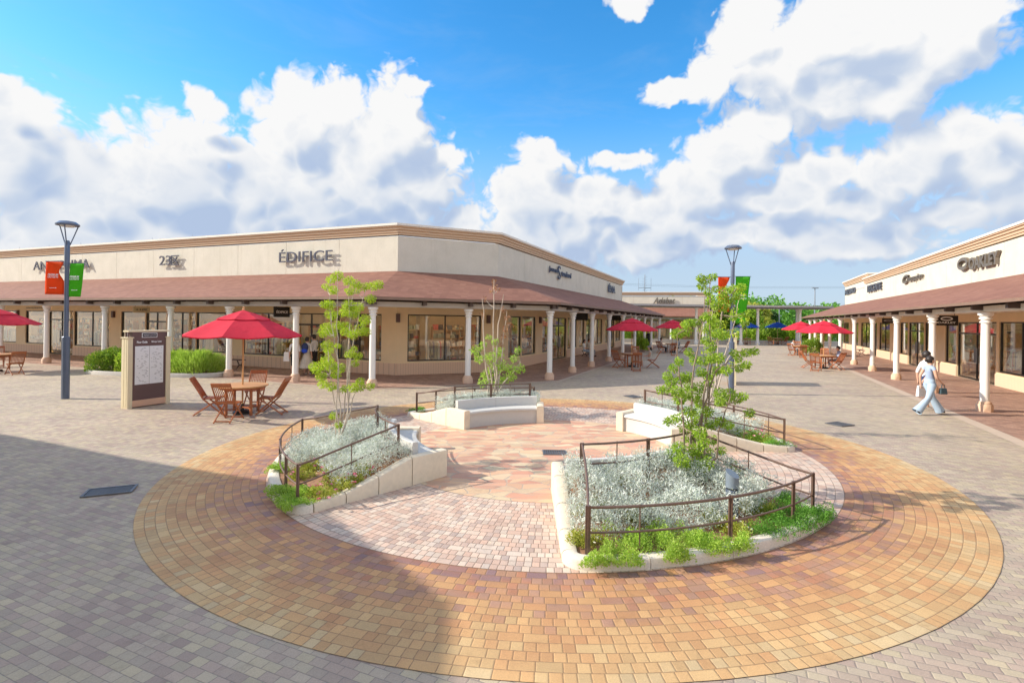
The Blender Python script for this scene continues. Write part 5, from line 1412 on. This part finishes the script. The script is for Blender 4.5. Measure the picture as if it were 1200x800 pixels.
x, y = along(.7); shrub(x, y, .75, .7, .85, ang, 6000, 'leaf_mid', .18, 'grassy green clump in the middle of the oval planter', 'shrubs in the oval planter', up=.88, wfac=.08)

# ================= far end: covered walkway, hedges, trees =================
e = empty('covered_walkway', 'flat grey roofed covered walkway on white columns across the far end', 'walkway roof', (30, 60, 0))
m = MB(); m.box((24.5, 60.3, 4.42), (24.5, 3.6, .34)); m.build('roof', 'beam_grey', e)
m = MB(); m.box((24.5, 58.47, 4.30), (24.5, .05, .12)); m.build('gutter', 'bracket_brown', e)
for px in (816, 827, 868.5, 888, 934, 937.5):
    u = (px - 600)/600; Y = 59.4 if px != 934 else 61.2; m = MB(); m.lathe([(.22, 0), (.22, .3), (.16, .36), (.145, 4.0), (.22, 4.12), (.24, 4.24)], (u*Y, Y), 14); m.build('column', 'column_white', e, smooth=40)
hl = ['yellow green hedge shrub at the far end left of the covered walkway', 'yellow green hedge shrub behind the shaded red parasol', 'hedge shrub behind the thin walkway column', 'hedge shrub behind the far blue parasol', 'hedge shrub right of the far blue parasol', 'hedge shrub between the walkway columns and right arcade', 'hedge shrub beside the first far arcade columns', 'hedge shrub seen through the right arcade columns', 'hedge shrub behind the farther red parasol', 'hedge shrub farthest right behind the arcade']
for i, (px, Y, w_, h) in enumerate([(742, 66, 1.6, 1.7), (752, 66, 1.5, 1.5), (882, 64, 1.9, 1.6), (900, 66, 1.9, 2.2), (917, 67, 1.9, 1.8), (929, 66, 1.6, 2.0), (945, 66, 1.6, 1.8), (958, 65, 1.4, 2.0), (952, 70, 1.8, 2.1), (972, 72, 1.6, 2.2)]):
    u = (px - 600)/600; shrub(u*Y, Y, w_, 1.0, h, 0, 2600, ['leaf_hedge', 'leaf_yellow', 'leaf_mid'][i % 3], .26, hl[i], 'hedge shrubs at the far end', up=.5, wfac=.5, z=0)
x, y = at(952, 414); shrub(x, y, .8, .6, 1.15, 0, 3000, 'leaf_hedge', .16, 'yellow green bush beside the second red parasol on the right', 'potted bushes in the plaza', z=0)
x, y = at(752, 412); shrub(x, y, .55, .55, .95, 0, 1800, 'leaf_mid', .2, 'spiky potted green plant behind the shaded cafe table', 'potted bushes in the plaza', z=.1)
def big_tree(x, y, h, r, mat, label, n=4200):
    e = empty('leafy_tree', label, 'tree', (x, y, 0), group='trees beyond the covered walkway')
    m = MB(); m.tube([(x, y, 0), (x + .1, y, h*.35), (x - .1, y, h*.6)], [.22, .16, .08], 8)
    for k in range(6):
        a = k*1.05; m.tube([(x, y, h*(.3 + .04*k)), (x + r*.6*math.cos(a), y + r*.6*math.sin(a), h*(.55 + .05*k))], [.08, .03], 6)
    m.build('trunk', 'bark', e)
    P_, D_ = [], []
    for k in range(26):
        a, q = random.random()*6.28, random.random()**.5*r*.8; z = h*random.uniform(.42, .95); q *= (1 - .5*max(0, z/h - .6)/.4)
        p, d = cluster((x + q*math.cos(a), y + q*math.sin(a), z), r*random.uniform(.22, .38), n//26, .75); P_.append(p); D_.append(d)
    P_, D_ = np.concatenate(P_), np.concatenate(D_); leaves_obj('crown', P_, D_, rng.uniform(.7, 1.3, len(P_))*.34, rng.uniform(.5, .8, len(P_))*.34, mat, e)
for px, Y, h, r, mt, lb in [(872, 72, 5.0, 2.4, 'leaf_mid', 'leafy tree just left of the thin walkway column'), (884, 76, 5.2, 2.6, 'leaf_yellow', 'yellowish tree behind the covered walkway beside its thin column'), (897, 82, 5.0, 2.4, 'leaf_dark', 'dark green tree behind the far blue parasol'), (846, 74, 5.2, 2.5, 'leaf_mid', 'green tree behind the farther lamp post')]:
    u = (px - 600)/600; big_tree(u*Y, Y, h, r, mt, lb)
# wooded hill
P_, D_ = [], []
for k in range(520):
    x = random.uniform(5, 110); y = random.uniform(118, 160); top = 5.2 + 2.6*math.exp(-((x - 62)/16)**2) + 1.6*math.exp(-((x-45)/10)**2) + (y - 118)*.05
    p, d = cluster((x, y, random.uniform(.3, 1)*top), random.uniform(1.2, 2.4), 60, .7); P_.append(p); D_.append(d)
P_, D_ = np.concatenate(P_), np.concatenate(D_)
tag(leaves_obj('woods', P_, D_, rng.uniform(.6, 1.3, len(P_))*.75, rng.uniform(.5, .8, len(P_))*.75, 'leaf_mat_green'), 'far wooded slope seen under the covered walkway roof', 'woods', kind='stuff')
# low white fence line / kerb at the end of the plaza, poles and a mast
m = MB(); m.box((18, 62.4, .22), (60, .3, .44)); tag(m.build('low_wall', 'kerb_stone'), 'low pale wall closing the far end of the plaza', 'wall')
for px, h, lb in ((913, 4.9, 'slim grey pole rising behind the walkway above the blue parasol'), (954.5, 7.8, 'slim grey pole at the right end of the covered walkway')):
    x = (px - 600)/600*75; e = empty('utility_pole', lb, 'pole', (x, 75, 0), group='slim poles beyond the walkway')
    m = MB(); m.tube([(x, 75, 0), (x, 75, h)], [.12, .07], 8); m.build('shaft', 'steel_grey', e); m = MB(); m.box((x, 75, h), (.9, .3, .14)); m.build('lamp_head', 'steel_grey', e)
m = MB()
for dz in (0, .25): m.tube([(20, 95, 9.3 + dz), (40, 94, 8.9 + dz), (70, 92, 9.2 + dz)], .012, 4)
tag(m.build('overhead_wires', 'sign_black'), 'thin overhead wires crossing the sky left of the right building', 'wires')
x, y = (755 - 600)/600*90, 90
e = empty('antenna_mast', 'thin lattice antenna mast above the distant shop roof', 'antenna', (x, y, 0))
m = MB(); m.tube([(x, y, 0), (x, y, 10.8)], .07, 6)
for k in range(10): m.tube([(x - .4, y, 5.5 + k*.5), (x + .4, y, 6.0 + k*.5)], .02, 4)
m.build('mast', 'steel_grey', e)
m = MB(); 
for s_ in (-1.1, 1.1): m.tube([(x + s_, y, 8.0), (x + s_, y, 10.2)], .03, 5)
m.tube([(x - 1.1, y, 8.5), (x + 1.1, y, 8.5)], .05, 5); m.build('aerials', 'steel_grey', e)
# ================= people =================
STAND = dict(pel=(0, 0, .94), waist=(0, 0, 1.08), chest=(0, .0, 1.26), neckb=(0, -.01, 1.40), neck=(0, 0, 1.47), headl=(0, .015, 1.545), headm=(0, .01, 1.61), headt=(0, 0, 1.665),
             shL=(-.165, -.01, 1.37), elL=(-.21, -.03, 1.12), wrL=(-.215, .03, .88), paL=(-.215, .05, .81), shR=(.165, -.01, 1.37), elR=(.21, -.03, 1.12), wrR=(.215, .03, .88), paR=(.215, .05, .81),
             hipL=(-.09, 0, .88), knL=(-.10, .02, .49), anL=(-.10, -.02, .085), toL=(-.11, .13, .035), hipR=(.09, 0, .88), knR=(.10, .02, .49), anR=(.10, -.02, .085), toR=(.11, .13, .035))
RAD = dict(pel=.115, waist=.105, chest=.125, neckb=.085, neck=.052, headl=.078, headm=.098, headt=.072, sh=.062, el=.042, wr=.027, pa=.030, hip=.088, kn=.056, an=.038, to=.034)
def pose(**kw):
    p = dict(STAND); p.update(kw); return p
SIT = pose(pel=(0, 0, .54), waist=(0, -.02, .68), chest=(0, -.04, .86), neckb=(0, -.03, 1.0), neck=(0, -.01, 1.07), headl=(0, .02, 1.14), headm=(0, .02, 1.205), headt=(0, .01, 1.26),
           shL=(-.165, -.04, .97), elL=(-.2, .04, .74), wrL=(-.12, .26, .70), paL=(-.10, .33, .71), shR=(.165, -.04, .97), elR=(.2, .04, .74), wrR=(.12, .26, .70), paR=(.10, .33, .71),
           hipL=(-.09, .03, .53), knL=(-.11, .44, .50), anL=(-.11, .42, .09), toL=(-.12, .56, .04), hipR=(.09, .03, .53), knR=(.11, .44, .50), anR=(.11, .42, .09), toR=(.12, .56, .04))
WALK = pose(pel=(0, 0, .92), hipL=(-.085, -.01, .87), knL=(-.09, .14, .50), anL=(-.09, .30, .10), toL=(-.095, .44, .06), hipR=(.085, .01, .87), knR=(.09, -.10, .48), anR=(.09, -.40, .14), toR=(.095, -.28, .045),
            elL=(-.21, -.12, 1.12), wrL=(-.21, -.10, .88), paL=(-.21, -.08, .81), elR=(.21, .06, 1.13), wrR=(.20, .20, .95), paR=(.20, .25, .89))
def person(label, x, y, yaw, P, outfit, h=1.70, z=0, hair='short', group=None, skirt=None, cap=None):
    names = ['pel', 'waist', 'chest', 'neckb', 'neck', 'headl', 'headm', 'headt']
    V, Rd, E, tagp = [], [], [], []
    def addv(p, r): V.append(Vector(p)); Rd.append(r); return len(V) - 1
    ix = {n: addv(P[n], RAD[n]) for n in names}
    slim = outfit.get('slim', 1.0)
    def edge(a, b, part): E.append((a, b)); tagp.append(part)
    for a, b, part in (('pel', 'waist', 'torso'), ('waist', 'chest', 'torso'), ('chest', 'neckb', 'torso'), ('neckb', 'neck', 'neck'), ('neck', 'headl', 'head'), ('headl', 'headm', 'head'), ('headm', 'headt', 'head')): edge(ix[a], ix[b], part)
    nose = addv(Vector(P['headl']) + Vector((0, .098, .035)), .011); edge(ix['headl'], nose, 'head')
    for s_, sx in (('L', -1), ('R', 1)):
        a = ix['neckb']
        for nm, part in (('sh', 'torso'), ('el', 'uarm'), ('wr', 'farm'), ('pa', 'hand')):
            v = addv(P[nm + s_], RAD[nm]); edge(a, v, part); a = v
        wr, pa = Vector(P['wr' + s_]), Vector(P['pa' + s_]); d = (pa - wr).normalized(); sd = d.cross(Vector((0, 0, 1)) if abs(d.z) < .8 else Vector((1, 0, 0))).normalized(); cur = d.cross(sd).normalized()
        for k, ln in enumerate((.055, .068, .072, .064)):
            o = sd*((k - 1.5)*.019); f1 = addv(pa + o*1.2 + d*.04, .0095); f2 = addv(pa + o*1.3 + d*(.03 + ln*.8) + cur*.02, .008); edge(a, f1, 'hand'); edge(f1, f2, 'hand')
        t1_ = addv(pa - sd*.035 + d*.012, .010); edge(a, t1_, 'hand')
        a = ix['pel']
        for nm, part in (('hip', 'torso'), ('kn', 'thigh'), ('an', 'shin'), ('to', 'foot')):
            v = addv(P[nm + s_], RAD[nm]); edge(a, v, 'hips' if nm == 'hip' else part); a = v
    me = bpy.data.meshes.new('person'); me.from_pydata([tuple(v) for v in V], E, []); ob = bpy.data.objects.new('person', me); COL.objects.link(ob)
    sk = ob.modifiers.new('s', 'SKIN'); sk.use_smooth_shade = True
    lay = me.skin_vertices[0].data
    for i, r in enumerate(Rd): lay[i].radius = (r*slim, r*slim); lay[i].use_root = (i == 0)
    ss = ob.modifiers.new('u', 'SUBSURF'); ss.levels = 1; ss.render_levels = 1
    bpy.context.view_layer.update(); dg = bpy.context.evaluated_depsgraph_get()
    bm_ = bpy.data.meshes.new_from_object(ob.evaluated_get(dg)); bpy.data.objects.remove(ob); bpy.data.meshes.remove(me)
    parts = {'head': 'skin', 'neck': 'skin', 'torso': 'cloth_white', 'hips': None, 'uarm': 'skin', 'farm': 'skin', 'hand': 'skin', 'thigh': 'cloth_denim', 'shin': None, 'foot': 'shoe_dark'}
    parts.update(outfit); parts.pop('slim', None)
    parts['hips'] = parts['hips'] or parts['thigh']; parts['shin'] = parts['shin'] or parts['thigh']
    mats = sorted(set(parts.values())); bm_.materials.clear()
    for q in mats: bm_.materials.append(MATS[q])
    seg = [(V[a], V[b], p, (Rd[a] + Rd[b])/2) for (a, b), p in zip(E, tagp)]
    waistz = P['pel'][2] + .06
    for f in bm_.polygons:
        c = f.center; best = None
        for a, b, p, r in seg:
            ab = b - a; tt = max(0, min(1, (c - a).dot(ab)/max(ab.length_squared, 1e-9))); d = (c - a - ab*tt).length/r
            if best is None or d < best[0]: best = (d, p)
        p = best[1]
        if p == 'torso' and c.z < waistz: p = 'hips'
        f.material_index = mats.index(parts[p]); f.use_smooth = True
    e = bpy.data.objects.new('person', bm_); COL.objects.link(e); sc_ = h/1.70
    e.location = (x, y, z); e.rotation_euler = (0, 0, yaw); e.scale = (sc_,)*3
    e['label'] = label; e['category'] = 'person'
    if group: e['group'] = group
    H0 = Vector(P['headm'])
    m = MB(); m.ball((H0.x, H0.y - .012, H0.z + .012), .112, 16, 12, (.93, 1.04, 1.08))
    keep = []
    for f in m.f:
        c = sum((Vector(m.v[i]) for i in f), Vector())/len(f) - H0
        if c.z > .045 or c.y < -.005 + (.02 if c.z > 0 else -.02): 
            if c.z > (-.075 if hair == 'short' else -.10): keep.append(f)
    m.f = keep
    if hair == 'bun': m.ball((H0.x, H0.y - .125, H0.z - .01), .045, 10, 8)
    if hair == 'long': m.tube([(H0.x, H0.y - .06, H0.z + .02), (H0.x, H0.y - .10, H0.z - .12), (H0.x, H0.y - .09, H0.z - .28)], [.085, .08, .04], 12)
    local(m).build('hair', 'hair', e, smooth=70)
    m = MB()
    for s_ in (-1, 1): m.ball((H0.x + s_*.033, H0.y + .088, H0.z - .01), .010, 8, 6)
    local(m).build('eyes', 'hair', e)
    m = MB(); m.ball((H0.x, H0.y + .085, H0.z - .075), .018, 8, 6, (1.2, .5, .3)); local(m).build('mouth', 'umbrella_red', e)
    m = MB()
    for s_ in (-1, 1): m.ball((H0.x + s_*.095, H0.y - .005, H0.z - .015), .024, 8, 6, (.4, .8, 1.2))
    local(m).build('ears', 'skin', e)
    if cap:
        m = MB(); m.ball((H0.x, H0.y - .01, H0.z + .04), .118, 16, 10, (.95, 1.04, .8)); m.f = [f for f in m.f if sum(m.v[i][2] for i in f)/len(f) > H0.z + .03]
        m.prism([(H0.x - .08, H0.y + .07), (H0.x + .08, H0.y + .07), (H0.x + .06, H0.y + .18), (H0.x - .06, H0.y + .18)], H0.z + .035, H0.z + .045); local(m).build('cap', cap, e, smooth=60)
    if skirt:
        mat, lens, wd, fw = skirt; pz = P['pel'][2]; m = MB(); rings = []
        for f in np.linspace(0, 1, 8):
            r = .125 + (wd - .125)*f; yy = fw*f
            rings.append([(P['pel'][0] + r*math.cos(a)*(1 + .07*math.sin(a*9)*f), P['pel'][1] + yy + r*math.sin(a)*(1 + .07*math.sin(a*9)*f), pz + .08 - (lens + .08)*f) for a in np.linspace(0, 2*math.pi, 33)[:-1]])
        m.loft(rings, caps=False); local(m).build('skirt', mat, e, smooth=70)
    return e
def bag(x, y, z, w, d, h, mat, label, rz=0, strap=.12):
    e = empty('handbag', label, 'bag', (x, y, z), rz=rz)
    m = local(MB()); m.add([(-w/2, -d/2, 0), (w/2, -d/2, 0), (w/2, d/2, 0), (-w/2, d/2, 0), (-w*.42, -d*.3, h), (w*.42, -d*.3, h), (w*.42, d*.3, h), (-w*.42, d*.3, h)], [(3, 2, 1, 0), (4, 5, 6, 7), (0, 1, 5, 4), (1, 2, 6, 5), (2, 3, 7, 6), (3, 0, 4, 7)])
    m.build('body', mat, e, bevel=.015)
    m = local(MB()); m.tube([(-w*.25, 0, h - .01), (-w*.15, 0, h + strap*.8), (0, 0, h + strap), (w*.15, 0, h + strap*.8), (w*.25, 0, h - .01)], .008, 6); m.build('strap', mat, e)
# two walkers on the right
wx, wy = at(1089, 485.5)
woman = None
W2 = dict(WALK); 
person('woman in light blue wide jeans and sleeveless top striding past the right arcade', wx, wy, R(-88), dict(WALK, knL=(-.09, .16, .50), anL=(-.09, .42, .10), toL=(-.09, .56, .055), anR=(.09, -.46, .13), toR=(.09, -.34, .045), elR=(.21, .02, 1.12), wrR=(.19, .18, .97), paR=(.17, .24, .93)), dict(torso='cloth_top', thigh='cloth_denim', foot='shoe_dark', slim=.96), 1.62, hair='bun')
e = [o for o in S.objects if o.get('label', '').startswith('woman in light blue wide jeans')][0]
for s_, hp, kn, an in ((-1, (-.085, 0, .88), (-.09, .16, .50), (-.09, .42, .09)), (1, (.085, 0, .88), (.09, -.12, .48), (.09, -.46, .10))):
    m = MB(); m.tube([(hp[0], hp[1], hp[2] + .06), hp, tuple(hp[i]*.5 + kn[i]*.5 for i in range(3)), kn, tuple(kn[i]*.5 + an[i]*.5 for i in range(3)), an], [.10, .108, .095, .082, .098, .125], 14, cap=False)
    for i in range(len(m.v)):
        x, y, z = m.v[i]; w = .008*math.sin(z*38 + x*30) + .006*math.sin(z*70 + y*25); m.v[i] = (x + w, y + w*.8, z)
    local(m).build('trouser_leg', 'cloth_denim', e, smooth=60)
m = MB(); m.loft([[(r*1.25*math.cos(a), r*math.sin(a), z) for a in np.linspace(0, 2*math.pi, 25)[:-1]] for r, z in ((.118, .90), (.122, .99), (.108, 1.06))], caps=False); local(m).build('waistband', 'cloth_denim', e, smooth=60)
mx_, my_ = at(1087, 480.5)
person('man in white tee shirt and navy shorts walking behind the woman in jeans', mx_ + .0, my_ + .05, R(-92), dict(WALK, knL=(-.09, .10, .50), anL=(-.09, .10, .10), toL=(-.09, .24, .04), knR=(.09, .02, .48), anR=(.09, -.18, .13), toR=(.09, -.06, .04), elR=(.22, -.10, 1.12), wrR=(.22, -.22, .93), paR=(.22, -.27, .87)), dict(torso='cloth_white', uarm='cloth_white', thigh='cloth_navy', shin='skin', foot='shoe_white'), 1.72)
bag(mx_ - .30, my_ - .17, .43, .36, .10, .32, 'bag_white', 'cream cloth bag carried low by the man in white tee shirt', rz=R(8), strap=.15)
bag(wx + .235, wy - .17, .60, .20, .10, .17, 'bag_dark', 'small dark handbag at the hip of the woman in jeans', strap=.12)
# group at the EDIFICE entrance
gx, gy = at(345, 439.5); person('woman in white top and dark shorts partly behind a column by the entrance', gx, gy, R(30), pose(), dict(torso='cloth_white', uarm='cloth_white', thigh='cloth_black', shin='skin', foot='shoe_white'), 1.62, hair='long')
bag(gx - .33, gy - .02, .60, .26, .12, .40, 'bag_white', 'white paper shopping bag held beside a column of the left arcade', strap=.12)
gx, gy = at(359.5, 439); person('woman with navy back bag and long cream skirt at the shop entrance', gx, gy, R(-10), pose(elL=(-.24, .02, 1.14), wrL=(-.16, .22, 1.08), paL=(-.12, .28, 1.08)), dict(torso='cloth_white', uarm='cloth_white', thigh='cloth_cream', shin='skin', foot='shoe_white'), 1.62, hair='short', skirt=('cloth_cream', .62, .34, 0))
e = empty('backpack', 'navy and bright blue backpack on the woman in the long cream skirt', 'backpack', (gx - .02, gy - .19, 1.0), rz=R(-10))
m = local(MB()); m.ball((0, 0, .2), .16, 14, 10, (1, .5, 1.3)); m.build('body', 'cloth_navy', e, smooth=70); m = local(MB()); m.ball((0, -.03, .06), .14, 14, 8, (1.05, .5, .75)); m.build('pocket', 'cloth_blue', e, smooth=70)
gx, gy = at(368, 437.5); person('person in white shirt and black trousers looking down at the shop entrance', gx, gy, R(75), pose(headm=(0, .05, 1.60), headt=(0, .06, 1.655), headl=(0, .04, 1.535), elL=(-.22, .03, 1.14), wrL=(-.12, .24, 1.10), paL=(-.08, .30, 1.11), elR=(.22, .03, 1.14), wrR=(.12, .24, 1.10), paR=(.08, .30, 1.11)), dict(torso='cloth_white', uarm='cloth_white', thigh='cloth_black', foot='shoe_dark'), 1.72)
# bench sitters
bx, by = on_line(685, nR, 9.35); person('seated woman in white with dark hair on the bench by the shaded shop wall', bx, by, math.atan2(-nR[1], -nR[0]) - R(90), SIT, dict(torso='cloth_white', uarm='cloth_white', thigh='cloth_denim', foot='shoe_white'), 1.62, hair='long', z=-.02)
bx, by = on_line(690.5, nR, 9.4); person('seated person in pale shirt beside the woman in white on the bench', bx, by, math.atan2(-nR[1], -nR[0]) - R(90), SIT, dict(torso='cloth_cream', uarm='cloth_cream', thigh='cloth_grey', foot='shoe_dark'), 1.62, hair='short', z=-.02)
bx, by = T3[0] + .98, T3[1] - .05; person('seated woman in pale cap leaning at the shaded cafe table', bx, by, R(85), SIT, dict(torso='cloth_cream', thigh='cloth_cream', shin='skin', foot='shoe_white'), 1.6, hair='long', cap='cloth_grey', z=-.06)
bx, by = T4[0] - .95, T4[1]; person('seated person in pale top and black trousers at the deepest cafe table', bx, by, R(-85), SIT, dict(torso='cloth_cream', thigh='cloth_black', foot='shoe_white'), 1.65, hair='short', z=-.06)
bx, by = T4[0] + .15, T4[1] - .85; person('seated person in grey with back towards us at the deepest cafe table', bx, by, R(5), SIT, dict(torso='cloth_grey', uarm='cloth_grey', thigh='cloth_black', foot='shoe_dark'), 1.65, hair='short', z=-.06)
bx, by = T5[0] + .72, T5[1] - .18; person('seated man in grey blue shirt at the table under the right red parasol', bx, by, R(68), SIT, dict(torso='cloth_top', uarm='cloth_top', thigh='cloth_grey', foot='shoe_dark'), 1.7, hair='short', z=-.04)
bx, by = T6[0] - .15, T6[1] + .75; person('seated person in white behind the second table along the right arcade', bx, by, R(180), SIT, dict(torso='cloth_white', uarm='cloth_white', thigh='cloth_grey', foot='shoe_dark'), 1.65, hair='short', z=-.04)
bx, by = at(759.5, 408); person('standing person in black under the far end of the left arcade', bx, by, R(200), pose(), dict(torso='cloth_black', uarm='cloth_black', farm='cloth_black', thigh='cloth_black', foot='shoe_white'), 1.7, hair='short')
